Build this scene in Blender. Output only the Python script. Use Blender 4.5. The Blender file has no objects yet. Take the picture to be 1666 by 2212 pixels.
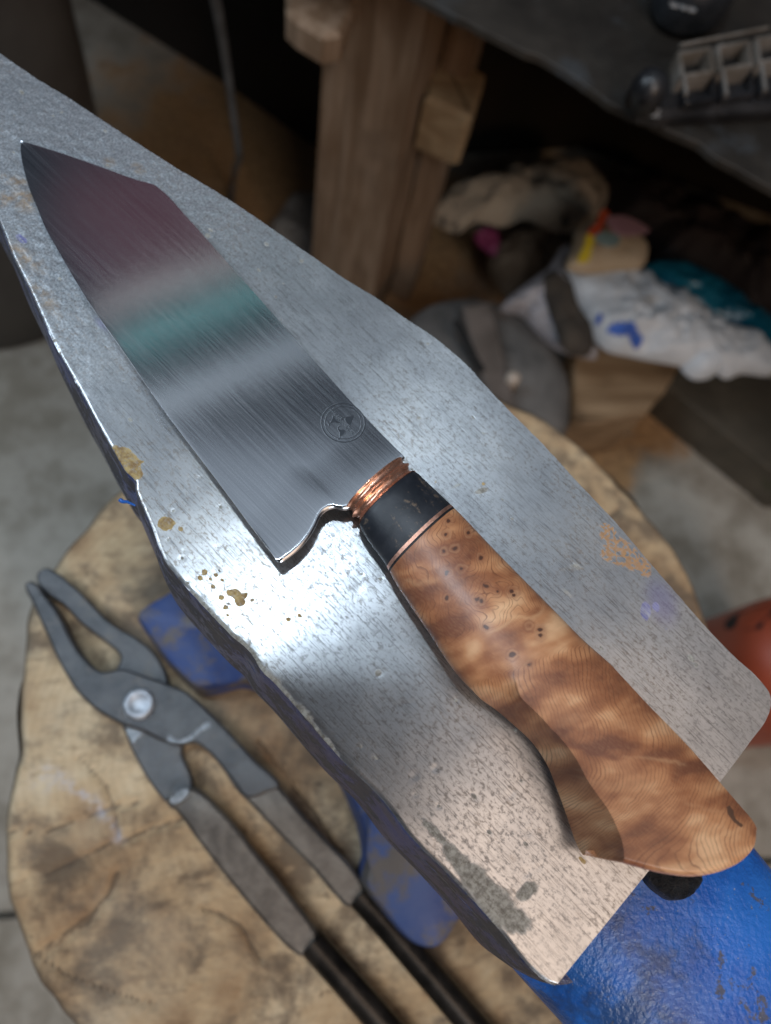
import bpy, bmesh, math, random
import numpy as np
from mathutils import Matrix, Vector
random.seed(3); rng = np.random.RandomState(5)
SC = bpy.context.scene
COL = SC.collection

# ---------------------------------------------------------------- camera
F, CX, CY = 1600., 833., 1106.            # focal length and centre, measured on a 1666 x 2212 frame
NAD = (608., 1685.)                       # where the plumb line under the camera meets the picture
FACE = .70                                # height of the anvil face; the stump top is at .50, the floor at 0
STUMP = .50
_up = np.array([-(NAD[0]-CX), NAD[1]-CY, F]); _up /= np.linalg.norm(_up)
_X = np.array([_up[2], 0, -_up[0]]); _X /= np.linalg.norm(_X)
R = np.array([_X, np.cross(_up, _X), _up])
C = np.array([0, 0, .882])
def at(x, y, z=FACE):
    d = R @ np.array([x-CX, CY-y, -F]); return C + d*((z-C[2])/d[2])
cam_d = bpy.data.cameras.new('camera'); cam = bpy.data.objects.new('camera', cam_d); COL.objects.link(cam)
m = Matrix([[*R[0], C[0]], [*R[1], C[1]], [*R[2], C[2]], [0, 0, 0, 1]])
cam.matrix_world = m
cam_d.sensor_fit = 'HORIZONTAL'; cam_d.sensor_width = 36; cam_d.lens = F/1666*36
cam_d.clip_start = .003; cam_d.clip_end = 60
cam_d.dof.use_dof = True; cam_d.dof.focus_distance = .186
cam_d.dof.aperture_fstop = (cam_d.lens/1000)/.0029
SC.camera = cam

# ---------------------------------------------------------------- light
w = bpy.data.worlds.new('World'); SC.world = w; w.use_nodes = True
w.node_tree.nodes['Background'].inputs[0].default_value = (.62, .74, 1, 1)
w.node_tree.nodes['Background'].inputs[1].default_value = .035
SC.view_settings.view_transform = 'Standard'; SC.view_settings.look = 'None'
SC.view_settings.exposure = .15; SC.view_settings.gamma = 1
def area(name, loc, target, size, power, col, turn=0):
    l = bpy.data.lights.new(name, 'AREA'); l.shape = 'RECTANGLE'; l.size, l.size_y = size
    l.energy = power; l.color = col
    o = bpy.data.objects.new(name, l); COL.objects.link(o); o.location = loc
    q = (Vector(target)-Vector(loc)).to_track_quat('-Z', 'Y').to_matrix() @ Matrix.Rotation(math.radians(turn), 3, 'Z')
    o.rotation_euler = q.to_euler(); return o
area('cool_lamp', (-.10, .27, 2.0), (.0, .05, .7), (.07, .06), 4.2, (.74, .88, 1))
area('overhead_fill', (.1, .20, 2.2), (.1, .20, 0), (1.7, 1.36), 3.2, (.76, .87, 1))  # added soft light overhead, mainly for the steel to reflect
area('cool_daylight', (-1.2, .55, 1.9), (0, .2, .5), (.8, .8), 13, (.74, .87, 1))
area('front_fill', (.55, -1.6, 2.4), (.35, .3, .2), (.8, .8), 14, (.88, .94, 1))  # added fill light from the front, brightens the heap under the bench
area('warm_lamp', (.40, -.38, 1.9), (.05, .1, .6), (.8, .7), 3.2, (1, .70, .48))
area('warm_fill', (.75, -1.25, 1.35), (.0, .6, .2), (.25, .25), 4.6, (1, .62, .34))  # added low warm fill, reaches the floor under the bench
area('maroon_glint', (-.20, 1.68, 2.1), (-.2, 1.68, 0), (.95, .42), .13, (1, .34, .42), 25)  # this and the next three: unseen tinted lights added for blade reflections
area('teal_glint', (-.05, 1.42, 2.2), (-.05, 1.42, 0), (1.1, .035), .15, (.25, .8, .8), 27)
area('pale_glint', (-.05, 1.58, 2.2), (-.05, 1.58, 0), (1.2, .03), .16, (.95, .88, .85), 27)
area('grey_glint', (-.02, 1.18, 2.2), (-.02, 1.18, 0), (1.3, .05), .22, (.8, .9, 1), 27)

# ---------------------------------------------------------------- helpers
def vnoise(x, y, seed=0):
    """smooth value noise, -1..1, on arrays"""
    x = np.asarray(x, float); y = np.asarray(y, float)
    xi = np.floor(x).astype(np.int64); yi = np.floor(y).astype(np.int64); fx = x-xi; fy = y-yi
    def h(a, b):
        n = (a*374761393 + b*668265263 + seed*974711) & 0x7fffffff
        n = ((n ^ (n >> 13))*1274126177) & 0x7fffffff
        return ((n ^ (n >> 16)) & 0xffff)/32767.5-1
    u = fx*fx*fx*(fx*(fx*6-15)+10); v = fy*fy*fy*(fy*(fy*6-15)+10)
    return (h(xi, yi)*(1-u)+h(xi+1, yi)*u)*(1-v)+(h(xi, yi+1)*(1-u)+h(xi+1, yi+1)*u)*v
def fbm(x, y, seed=0, oct=4):
    s = 0; a = 1; t = 0
    for k in range(oct): s = s+a*vnoise(np.asarray(x)*2**k, np.asarray(y)*2**k, seed+k*17); t += a; a *= .5
    return s/t
def ss(a, b, x):
    t = np.clip((np.asarray(x, float)-a)/(b-a), 0, 1); return t*t*(3-2*t)
def curve(pts, n, closed=False, tight=True):
    """resample a polyline (chord-length Catmull-Rom) to n points"""
    P = np.array(pts, float); k = len(P)
    if closed: E = np.vstack([P[-1], P, P[0], P[1]]); m_ = k
    else: E = np.vstack([2*P[0]-P[1], P, 2*P[-1]-P[-2]]); m_ = k-1
    out = []
    for i in range(m_):
        p0, p1, p2, p3 = E[i], E[i+1], E[i+2], E[i+3]
        d = max(np.linalg.norm(p2-p1), 1e-9); a = max(np.linalg.norm(p1-p0), 1e-9); b = max(np.linalg.norm(p3-p2), 1e-9)
        m1 = ((p2-p1)/d*a+(p1-p0)/a*d)/(a+d)*d; m2 = ((p3-p2)/b*d+(p2-p1)/d*b)/(b+d)*d
        for t in np.linspace(0, 1, 24, endpoint=False):
            out.append((2*t**3-3*t**2+1)*p1+(t**3-2*t**2+t)*m1+(-2*t**3+3*t**2)*p2+(t**3-t**2)*m2)
    out.append(P[0] if closed else P[-1]); out = np.array(out)
    s = np.r_[0, np.cumsum(np.linalg.norm(np.diff(out, axis=0), axis=1))]
    q = np.linspace(0, s[-1], n+1)[:-1] if closed else np.linspace(0, s[-1], n)
    return np.stack([np.interp(q, s, out[:, j]) for j in range(P.shape[1])], 1)
def offset(P, d):
    """offset a closed 2D polygon outward by d"""
    P = np.asarray(P); t = np.roll(P, -1, 0)-np.roll(P, 1, 0); n = np.stack([t[:, 1], -t[:, 0]], 1)
    n /= np.maximum(np.linalg.norm(n, axis=1, keepdims=True), 1e-12)
    A = .5*np.sum(P[:, 0]*np.roll(P[:, 1], -1)-np.roll(P[:, 0], -1)*P[:, 1])
    d = np.asarray(d)[:, None] if np.ndim(d) else d
    return P+n*(d if A > 0 else -d)
def mesh(name, V, Fc, mat, parent=None, smooth=True, uv=None, attrs=None, sharp=None):
    me = bpy.data.meshes.new(name); me.from_pydata([tuple(v) for v in V], [], [tuple(f) for f in Fc]); me.update()
    if uv is not None:
        l = me.uv_layers.new(name='plane'); vi = np.empty(len(me.loops), np.int32); me.loops.foreach_get('vertex_index', vi)
        l.data.foreach_set('uv', np.asarray(uv, np.float32)[vi].ravel())
    for k, a in (attrs or {}).items():
        at_ = me.attributes.new(k, 'FLOAT', 'POINT'); at_.data.foreach_set('value', np.asarray(a, np.float32))
    bm = bmesh.new(); bm.from_mesh(me); bmesh.ops.recalc_face_normals(bm, faces=bm.faces); bm.to_mesh(me); bm.free()
    me.polygons.foreach_set('use_smooth', [smooth]*len(me.polygons))
    if smooth and sharp: me.set_sharp_from_angle(angle=math.radians(sharp))
    if mat: me.materials.append(mat)
    o = bpy.data.objects.new(name, me); COL.objects.link(o)
    if parent: o.parent = parent
    return o
def rings(RS, closed=True, cap=True):
    """faces and vertices of a stack of equal rings"""
    n = len(RS[0]); V = np.vstack(RS); Fc = []
    for i in range(len(RS)-1):
        for j in range(n if closed else n-1):
            k = (j+1) % n; Fc.append((i*n+j, i*n+k, (i+1)*n+k, (i+1)*n+j))
    if cap: Fc.append(tuple(range(n))[::-1]); Fc.append(tuple((len(RS)-1)*n+j for j in range(n)))
    return V, Fc
def z3(P, z): return np.column_stack([P[:, 0], P[:, 1], np.full(len(P), z) if np.isscalar(z) else z])
def slab(name, P, z0, z1, bev, mat, parent=None, smooth=True, uvscale=1, sharp=35, rough=0, step=None):
    """plate with rounded upper edge from a 2D outline"""
    P = np.asarray(P)
    if rough: P = offset(P, rough*fbm(P[:, 0]*90, P[:, 1]*90, 4))
    RS = [z3(P, z0), z3(P, z1-bev), z3(offset(P, -bev), z1)]
    V, Fc = rings(RS); return mesh(name, V, Fc, mat, parent, smooth, uv=V[:, :2], sharp=sharp)
def empty(name, loc, **kw):
    o = bpy.data.objects.new(name, None); COL.objects.link(o); o.location = loc; o.empty_display_size = .02
    for k, v in kw.items(): o[k] = v
    return o
def tag(o, **kw):
    for k, v in kw.items(): o[k] = v
    return o
def thing(name, cat, label, loc, group=None):
    o = empty(name, loc, category=cat, label=label)
    if group: o['group'] = group
    return o
def local(o, root):
    """keep a part where it was built in world space under its root"""
    me = o.data; me.transform(Matrix.Translation(-Vector(root.location))); o.parent = root; return o
def poly(pts, z): return np.array([at(x, y, z)[:2] for x, y in pts])
def tube(path, r, n=16):
    P = np.array(path, float); RS = []
    rr = np.full(len(P), r) if np.isscalar(r) else np.asarray(r)
    T = np.gradient(P, axis=0); T /= np.linalg.norm(T, axis=1, keepdims=True)
    a = np.array([0, 0, 1.]) if abs(T[0, 2]) < .9 else np.array([1., 0, 0])
    for i in range(len(P)):
        u = np.cross(T[i], a); u /= np.linalg.norm(u); v = np.cross(u, T[i])
        th = np.linspace(0, 2*np.pi, n, endpoint=False)
        RS.append(P[i]+rr[i]*(np.cos(th)[:, None]*u+np.sin(th)[:, None]*v))
    return rings(RS)
def pillow(name, P, z0, h, mat, amp=.2, freq=20, seed=1, parent=None, nr=26, power=2.5, ridged=True, n=110):
    """crumpled closed body over a star-shaped outline"""
    P = curve(P, n, True); c = P.mean(0); RS = [z3(P, z0)]
    for r in np.linspace(1, .02, nr):
        Q = c+(P-c)*r; k = fbm(Q[:, 0]*freq, Q[:, 1]*freq, seed, 4)
        if ridged: k = 1-2.4*np.abs(k)
        k2 = fbm(Q[:, 0]*freq*.35, Q[:, 1]*freq*.35, seed+9, 2)
        RS.append(z3(Q, z0+h*(1-r**power)**.5*(.75+.35*k2+amp*k)+h*.08))
    V, Fc = rings(RS); return mesh(name, V, Fc, mat, parent, True, uv=V[:, :2], sharp=60)

# ---------------------------------------------------------------- materials
class G:
    def __init__(s, name, rough=.5, metal=0, color=(.5, .5, .5), spec=None):
        s.m = bpy.data.materials.new(name); s.m.use_nodes = True; s.t = s.m.node_tree; s.b = s.t.nodes['Principled BSDF']
        s.set('Roughness', rough); s.set('Metallic', metal); s.set('Base Color', color)
        if spec is not None: s.set('Specular IOR Level', spec)
    def put(s, sock, v):
        if isinstance(v, bpy.types.NodeSocket): s.t.links.new(v, sock)
        elif isinstance(v, (tuple, list)) and len(v) == 3 and sock.type == 'RGBA': sock.default_value = (*v, 1)
        else: sock.default_value = v
    def set(s, k, v): s.put(s.b.inputs[k], v)
    def node(s, ty, out=0, props=None, **ins):
        n = s.t.nodes.new(ty)
        for k, v in (props or {}).items(): setattr(n, k, v)
        for k, v in ins.items(): s.put(n.inputs[int(k[1:])] if k[0] == '_' else n.inputs[k], v)
        return n.outputs[out]
    def uv(s): return s.node('ShaderNodeUVMap', props={'uv_map': 'plane'})
    def obj(s): return s.node('ShaderNodeTexCoord', 3)
    def attr(s, a): return s.node('ShaderNodeAttribute', 2, {'attribute_name': a})
    def mapping(s, v, scale=(1, 1, 1), rot=(0, 0, 0), loc=(0, 0, 0)):
        return s.node('ShaderNodeMapping', _0=v, Scale=scale, Rotation=rot, Location=loc)
    def noise(s, v, scale, detail=3, rough=.55, dist=0, out=0):
        return s.node('ShaderNodeTexNoise', out, Vector=v, Scale=scale, Detail=detail, Roughness=rough, Distortion=dist)
    def vor(s, v, scale, feat='F1', out=0, rnd=1):
        return s.node('ShaderNodeTexVoronoi', out, {'feature': feat}, Vector=v, Scale=scale, Randomness=rnd)
    def rmp(s, v, a, b, c=0, d=1, smooth=True):
        return s.node('ShaderNodeMapRange', 0, {'interpolation_type': 'SMOOTHSTEP' if smooth else 'LINEAR'}, _0=v, _1=a, _2=b, _3=c, _4=d)
    def op(s, o, a, b=0, c=0, clamp=False):
        return s.node('ShaderNodeMath', 0, {'operation': o, 'use_clamp': clamp}, _0=a, _1=b, _2=c)
    def vop(s, o, a, b=(0, 0, 0)): return s.node('ShaderNodeVectorMath', 0, {'operation': o}, _0=a, _1=b)
    def mix(s, f, a, b, bl='MIX'):
        n = s.t.nodes.new('ShaderNodeMix'); n.data_type = 'RGBA'; n.blend_type = bl
        s.put(n.inputs[0], f); s.put(n.inputs[6], a); s.put(n.inputs[7], b); return n.outputs[2]
    def ramp(s, v, stops):
        n = s.t.nodes.new('ShaderNodeValToRGB'); s.put(n.inputs[0], v); e = n.color_ramp.elements
        while len(e) < len(stops): e.new(.5)
        for x, (p, c) in zip(e, stops): x.position = p; x.color = (*c, 1)
        return n.outputs[0]
    def bump(s, h, strength=.5, dist=.001, normal=None):
        k = dict(Strength=strength, Distance=dist, Height=h)
        if normal is not None: k['Normal'] = normal
        return s.node('ShaderNodeBump', **k)

def mat_face():
    g = G('ground_steel', metal=.82); u = g.uv()
    w1 = g.noise(u, 14, 3, .6); big = g.noise(u, 28, 4, .6)
    cast = g.attr('cast')                                   # 1 where the surface is as cast, 0 where ground
    # the grinding lines run along the uv x axis
    l1 = g.noise(g.mapping(u, (110, 1900, 1)), 1, 3, .7)
    l2 = g.noise(g.mapping(u, (160, 4200, 1), loc=(3, 1, 0)), 1, 2, .6)
    l3 = g.noise(g.mapping(u, (40, 900, 1), loc=(7, 5, 0)), 1, 2, .6)
    gr = g.noise(u, 1500, 3, .7)
    lines = g.op('ADD', g.op('MULTIPLY', l1, .5), g.op('ADD', g.op('MULTIPLY', l2, .45), g.op('MULTIPLY', l3, .15)))
    h = g.mix(cast, lines, g.op('MULTIPLY', gr, 1.1))
    sp = g.rmp(g.noise(g.mapping(u, (620, 900, 1)), 1, 5, .8), .50, .60)         # small pits
    sp2 = g.rmp(g.noise(g.mapping(u, (210, 300, 1), loc=(4, 9, 0)), 1, 5, .8), .57, .66)
    dens = g.attr('pits')
    pit = g.op('MULTIPLY', sp, g.rmp(g.op('ADD', dens, g.op('MULTIPLY', big, .5)), .25, .80))
    pit2 = g.op('MULTIPLY', sp2, g.rmp(dens, .1, .8))
    col = g.mix(g.rmp(big, .35, .7), (.42, .435, .455), (.56, .575, .59))
    col = g.mix(g.rmp(w1, .45, .7, 0, .35), col, (.45, .42, .38))
    col = g.mix(g.rmp(lines, .42, .56, .72, 0), col, (.17, .17, .175))
    castc = g.mix(g.rmp(gr, .4, .62), (.24, .27, .30), (.52, .56, .60))
    col = g.mix(g.op('MULTIPLY', cast, .85), col, castc)
    col = g.mix(g.op('MULTIPLY', pit, .60), col, g.mix(g.rmp(w1, .4, .6), (.12, .12, .12), (.18, .135, .095)))
    col = g.mix(g.op('MULTIPLY', pit2, .6), col, (.14, .12, .10))
    # grey film, rust, ochre drips, blue ink and edge damage: stains with their own outlines
    jit = g.op('ADD', g.op('MULTIPLY', g.noise(u, 420, 4, .65), .75), g.op('MULTIPLY', g.noise(u, 110, 2), .35))
    def stain(a, lo=.5, w_=.06): return g.rmp(g.op('ADD', g.attr(a), g.op('SUBTRACT', jit, .55)), lo, lo+w_)
    film = stain('film', .42, .30); ochre = stain('ochre', .48, .10); ink = stain('ink', .45, .2); rust = stain('rust', .40, .16)
    veins = g.rmp(g.vor(g.vop('ADD', g.mapping(u, (560, 560, 1)), g.mapping(g.noise(u, 360, 3, out=1), (2.4, 2.4, 1))), 1, 'DISTANCE_TO_EDGE'), .08, .24, 1, 0)
    rust = g.op('MULTIPLY', rust, veins)
    col = g.mix(g.op('MULTIPLY', film, .7), col, g.mix(g.rmp(g.noise(u, 600, 5, .75), .38, .62), (.12, .105, .07), (.42, .42, .37)))
    col = g.mix(g.op('MULTIPLY', ochre, g.rmp(g.noise(u, 1100, 3), .3, .55, .55, .92)), col, g.mix(g.rmp(g.noise(u, 420, 4, .7), .35, .65), (.26, .15, .045), (.52, .38, .15)))
    col = g.mix(g.op('MULTIPLY', rust, .8), col, g.mix(g.noise(u, 700, 2), (.25, .13, .06), (.56, .28, .07)))
    col = g.mix(g.op('MULTIPLY', ink, g.rmp(l1, .35, .6, .85, .25)), col, (.10, .10, .36))
    col = g.mix(g.rmp(g.attr('faint'), .1, 1, 0, .45), col, (.26, .25, .50))
    g.set('Base Color', col)
    dirt = g.op('MAXIMUM', g.op('MAXIMUM', film, ochre), g.op('MAXIMUM', rust, g.op('MAXIMUM', ink, g.op('MULTIPLY', pit, .25))))
    g.set('Metallic', g.op('SUBTRACT', g.op('SUBTRACT', .88, g.op('MULTIPLY', cast, .30)), g.op('MULTIPLY', dirt, .5)))
    g.set('Roughness', g.op('ADD', g.op('ADD', .23, g.op('MULTIPLY', big, .12)), g.op('MULTIPLY', dirt, .35)))
    hh = g.op('SUBTRACT', h, g.op('MULTIPLY', g.op('MAXIMUM', pit, pit2), .06))
    hh = g.op('ADD', hh, g.op('MULTIPLY', film, g.op('MULTIPLY', g.noise(u, 900, 3), 1.1)))
    g.set('Normal', g.bump(hh, .42, .00010)); g.set('Anisotropic', .65); g.set('Anisotropic Rotation', .25); g.set('Tangent', g.node('ShaderNodeTangent', props={'direction_type': 'UV_MAP', 'uv_map': 'plane'})); return g.m
def mat_paint(name, dark, c0=(.012, .075, .33), c1=(.03, .14, .50)):
    g = G(name, rough=.36); o = g.obj()
    n = g.noise(o, 45, 4, .6); peel = g.noise(o, 800, 3, .5)
    col = g.mix(g.rmp(n, .35, .65), c0, c1)
    chip = g.rmp(g.op('ADD', g.noise(o, 85, 5, .72), g.op('MULTIPLY', g.noise(o, 900, 2), .12)), .66-dark*.22, .72-dark*.2)
    col = g.mix(g.op('MULTIPLY', chip, .85), col, g.mix(g.noise(o, 500, 3), (.03, .035, .04), (.14, .12, .10)))
    spk = g.rmp(g.noise(o, 1300, 2, .6), .68, .74); col = g.mix(g.op('MULTIPLY', spk, .5), col, (.40, .40, .38))
    grime = g.rmp(g.noise(g.mapping(o, loc=(4, 2, 7)), 38, 5, .7), .52, .66, 0, .62); col = g.mix(grime, col, (.03, .045, .075))
    g.set('Base Color', col); g.set('Roughness', g.rmp(chip, 0, 1, .30, .65))
    g.set('Normal', g.bump(g.op('ADD', peel, g.op('MULTIPLY', g.noise(o, 210, 2), .5)), .6, .0006)); return g.m
def mat_blade():
    g = G('satin_steel', metal=1, rough=.2); u = g.uv()
    s1 = g.noise(g.mapping(u, (16, 2600, 1)), 1, 3, .7); s2 = g.noise(g.mapping(u, (45, 900, 1), loc=(2, 8, 0)), 1, 2, .6)
    sc = g.rmp(g.noise(g.mapping(u, (14, 1500, 1), rot=(0, 0, .05), loc=(5, 3, 0)), 1, 2, .5), .70, .76)
    s = g.op('ADD', g.op('MULTIPLY', s1, .7), g.op('MULTIPLY', s2, .3))
    col = g.mix(g.rmp(s, .35, .65), (.47, .49, .52), (.56, .58, .61)); g.set('Base Color', g.mix(g.op('MULTIPLY', sc, .35), col, (.75, .77, .8)))
    g.set('Roughness', g.rmp(s, .3, .7, .13, .18))
    g.set('Normal', g.bump(s, .22, .000022)); g.set('Anisotropic', .75); g.set('Anisotropic Rotation', .25); g.set('Tangent', g.node('ShaderNodeTangent', props={'direction_type': 'UV_MAP', 'uv_map': 'plane'})); return g.m
def mat_edge_steel():
    g = G('polished_edge_steel', metal=1, rough=.22, color=(.66, .66, .67)); o = g.obj()
    g.set('Normal', g.bump(g.noise(o, 1800, 3), .25, .0002)); return g.m
def mat_copper():
    g = G('hammered_copper', metal=.85, rough=.22); u = g.uv()
    n = g.noise(g.mapping(u, (1500, 190, 1)), 1, 4, .7); n2 = g.noise(g.mapping(u, (500, 420, 1)), 1, 4, .7, .6)
    col = g.ramp(n, [(.22, (.42, .17, .10)), (.42, (.68, .32, .20)), (.6, (.85, .46, .32)), (.8, (.95, .68, .55))])
    col = g.mix(g.rmp(n2, .56, .66, 0, .4), col, (.16, .08, .06)); g.set('Base Color', col)
    g.set('Roughness', g.rmp(n2, .4, .7, .16, .48)); g.set('Normal', g.bump(g.op('ADD', n, n2), .3, .00008)); return g.m
def mat_bogwood():
    g = G('black_wood', rough=.44); u = g.uv()
    a = g.noise(g.mapping(u, (140, 420, 1)), 1, 5, .7, .8); b = g.noise(u, 90, 4, .65)
    f = g.noise(g.mapping(u, (1100, 500, 1), rot=(0, 0, .5)), 1, 3, .7)
    col = g.mix(g.rmp(b, .4, .7), (.012, .015, .021), (.030, .034, .042))
    patch = g.op('MULTIPLY', g.rmp(a, .54, .64), g.rmp(f, .42, .62)); col = g.mix(g.op('MULTIPLY', patch, .75), col, (.17, .125, .09))
    g.set('Base Color', col); g.set('Normal', g.bump(g.op('ADD', f, a), .2, .0002)); return g.m
def mat_burl():
    g = G('burl_wood', rough=.38); u = g.uv(); fld = g.attr('rings'); o = g.obj()
    wig = g.noise(u, 260, 3, .6); f = g.op('ADD', fld, g.op('MULTIPLY', g.op('SUBTRACT', wig, .5), .9))
    fr = g.op('FRACT', f); idx = g.op('FLOOR', f)
    line = g.op('MULTIPLY', g.rmp(fr, .66, .92, 0, 1), g.rmp(fr, .93, 1.0, 1, 0))
    amp = g.node('ShaderNodeTexWhiteNoise', 0, {'noise_dimensions': '1D'}, W=idx)
    patchy = g.rmp(g.noise(u, 55, 3, .6), .28, .55, .6, 1)
    line = g.op('MULTIPLY', g.op('MULTIPLY', line, g.rmp(amp, 0, 1, .45, 1)), patchy)
    fine = g.op('SINE', g.op('MULTIPLY', f, 18.8))
    cl = g.attr('cloud'); n1 = g.noise(u, 60, 4, .6, .5)
    t = g.op('ADD', g.op('MULTIPLY', cl, .8), g.op('MULTIPLY', g.op('SUBTRACT', n1, .5), .4))
    col = g.ramp(t, [(.06, (.15, .05, .024)), (.32, (.32, .125, .052)), (.56, (.54, .26, .118)), (.84, (.82, .52, .29))])
    col = g.mix(g.op('MULTIPLY', line, .9), col, (.11, .036, .016))
    col = g.mix(g.rmp(fine, -1, 1, 0, .07), col, (.18, .07, .03))
    col = g.mix(g.rmp(g.noise(g.mapping(u, (700, 2600, 1)), 1, 2), .4, .75, 0, .14), col, (.62, .38, .20))
    col = g.mix(g.op('MULTIPLY', g.op('MULTIPLY', g.attr('vein'), g.rmp(n1, .35, .6)), .45), col, (.72, .45, .24))
    halo = g.attr('halo'); col = g.mix(g.op('MULTIPLY', halo, .7), col, (.17, .055, .028))
    eye = g.attr('eyes'); col = g.mix(g.rmp(g.op('ADD', eye, g.op('MULTIPLY', g.op('SUBTRACT', g.noise(u, 900, 2), .5), .5)), .30, .75, 0, .95), col, (.03, .015, .012))
    col = g.mix(g.rmp(g.op('ADD', g.attr('soot'), g.op('MULTIPLY', g.op('SUBTRACT', g.noise(u, 500, 3), .5), .9)), .5, .62, 0, .85), col, (.03, .028, .022))
    g.set('Base Color', g.mix(.10, col, (.62, .30, .20))); g.set('Roughness', g.rmp(n1, .3, .7, .32, .44)); g.set('Coat Weight', .12); g.set('Coat Roughness', .3)
    g.set('Normal', g.bump(g.op('ADD', g.op('MULTIPLY', line, -.5), g.noise(u, 1600, 2)), .10, .0002)); return g.m
def mat_stump():
    g = G('stump_end_grain', rough=.8); u = g.uv()
    big = g.noise(u, 9, 4, .6, .3); mid = g.noise(u, 34, 5, .65); fn = g.noise(u, 210, 4, .7)
    saw = g.noise(g.mapping(u, (60, 190, 1), rot=(0, 0, -.95)), 1, 4, .7, .3)
    ringd = g.node('ShaderNodeVectorMath', 1, {'operation': 'LENGTH'}, _0=g.vop('ADD', g.mapping(u, (1, 1, 1), loc=(-.05, -.03, 0)), g.mapping(g.noise(u, 16, 2, out=1), (.025, .025, 0))))
    rg = g.op('SINE', g.op('MULTIPLY', ringd, 1500.))
    col = g.ramp(g.op('ADD', g.op('MULTIPLY', big, .65), g.op('MULTIPLY', mid, .40)), [(.32, (.12, .066, .034)), (.43, (.32, .205, .11)), (.53, (.52, .385, .23)), (.68, (.70, .59, .41))])
    col = g.mix(g.rmp(rg, -1, 1, 0, .10), col, (.2, .12, .06))
    col = g.mix(g.rmp(saw, .52, .66, 0, .42), col, (.17, .11, .065))
    bl = g.rmp(g.op('ADD', g.op('MULTIPLY', g.noise(g.mapping(u, (1, 1, 1), loc=(2.3, .4, 0)), 24, 5, .68, .2), 1), g.op('MULTIPLY', mid, .25)),   .56, .74, 0, .8)
    col = g.mix(bl, col, (.10, .07, .048))
    sp = g.rmp(g.noise(g.mapping(u, (1, 1, 1), loc=(5, 1, 0)), 75, 4, .7), .64, .72, 0, .7); col = g.mix(sp, col, (.05, .035, .025))
    grey = g.rmp(g.noise(g.mapping(u, (1, 1, 1), loc=(1.1, 3, 0)), 12, 3), .5, .68, 0, .22); col = g.mix(grey, col, (.36, .34, .29))
    crack = g.attr('crack'); col = g.mix(g.rmp(g.op('ADD', crack, g.op('MULTIPLY', g.op('SUBTRACT', fn, .5), .8)), .55, .75, 0, .62), col, (.07, .05, .035))
    col = g.mix(g.rmp(g.attr('bark'), .2, 1, 0, .8), col, (.10, .08, .06))
    wax = g.op('MULTIPLY', g.attr('wax'), g.rmp(fn, .40, .62)); col = g.mix(g.op('MULTIPLY', wax, .7), col, (.46, .46, .52))
    g.set('Base Color', col); g.set('Roughness', g.rmp(wax, 0, .6, .78, .3))
    g.set('Normal', g.bump(g.op('ADD', g.op('ADD', fn, saw), g.op('MULTIPLY', crack, -.8)), .6, .0014)); return g.m
def simple(name, c0, c1, scale=30, rough=.6, metal=0, bump=.3, dist=.001, c2=None, t2=(.6, .7), stretch=(1, 1, 1), detail=4, spec=None):
    g = G(name, rough=rough, metal=metal, spec=spec); o = g.mapping(g.obj(), stretch); n = g.noise(o, scale, detail, .62, .3)
    col = g.mix(g.rmp(n, .3, .7), c0, c1)
    if c2: col = g.mix(g.rmp(g.noise(g.mapping(o, loc=(3, 7, 1)), scale*1.7, 5, .7), *t2), col, c2)
    g.set('Base Color', col); g.set('Normal', g.bump(g.noise(o, scale*8, 4, .65), bump, dist)); g.set('Roughness', g.rmp(n, .3, .7, rough*.85, min(1, rough*1.15)))
    return g.m
def mat_floor():
    g = G('concrete', rough=.85); o = g.obj()
    a = g.noise(o, 3.2, 4, .6); b = g.noise(o, 17, 5, .68); c = g.noise(o, 120, 3, .6)
    col = g.mix(g.rmp(g.op('ADD', g.op('MULTIPLY', a, .5), g.op('MULTIPLY', b, .55)), .38, .66), (.21, .185, .145), (.47, .44, .385))
    col = g.mix(g.rmp(b, .55, .68, 0, .5), col, (.15, .125, .10))
    d = g.rmp(g.op('ADD', g.attr('stain_glow'), g.op('MULTIPLY', g.op('SUBTRACT', b, .5), .9)), .38, .72)
    col = g.mix(g.op('MULTIPLY', d, .9), col, g.mix(g.rmp(c, .35, .65), (.24, .125, .045), (.40, .22, .085)))
    g.set('Base Color', col); g.set('Normal', g.bump(g.op('ADD', b, c), .5, .004)); return g.m

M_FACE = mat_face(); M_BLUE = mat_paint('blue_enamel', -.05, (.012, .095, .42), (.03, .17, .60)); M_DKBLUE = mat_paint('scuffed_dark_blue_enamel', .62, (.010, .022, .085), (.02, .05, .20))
M_FOOT = simple('dull_blue_enamel', (.025, .055, .20), (.06, .10, .25), 25, .55, 0, .3, .001, (.13, .115, .105), (.44, .60))
M_BLADE = mat_blade(); M_EDGE = mat_edge_steel(); M_COPPER = mat_copper(); M_BOG = mat_bogwood(); M_BURL = mat_burl(); M_STUMP = mat_stump()
M_BARK = simple('bark', (.05, .035, .02), (.14, .10, .07), 60, .9, 0, .9, .004)
M_LINER = simple('copper_liner', (.70, .36, .25), (.86, .50, .38), 900, .38, .9, .3, .0003)
M_BLACK = simple('black_liner', (.008, .008, .010), (.02, .02, .022), 300, .5)
M_TONG = simple('forge_scale_steel', (.065, .070, .078), (.14, .147, .155), 45, .44, .5, .5, .0016, (.16, .15, .14), (.54, .72), detail=6)
M_REIN = simple('worn_grey_steel', (.11, .103, .095), (.25, .235, .21), 60, .42, .55, .35, .0006, (.22, .20, .17), (.58, .72))
M_ROD = simple('dark_rod_steel', (.020, .018, .016), (.05, .044, .038), 90, .34, .7, .2, .0004)
M_RIVET = simple('bright_rivet_steel', (.26, .29, .33), (.60, .64, .70), 160, .42, .6, .4, .0004)
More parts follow.
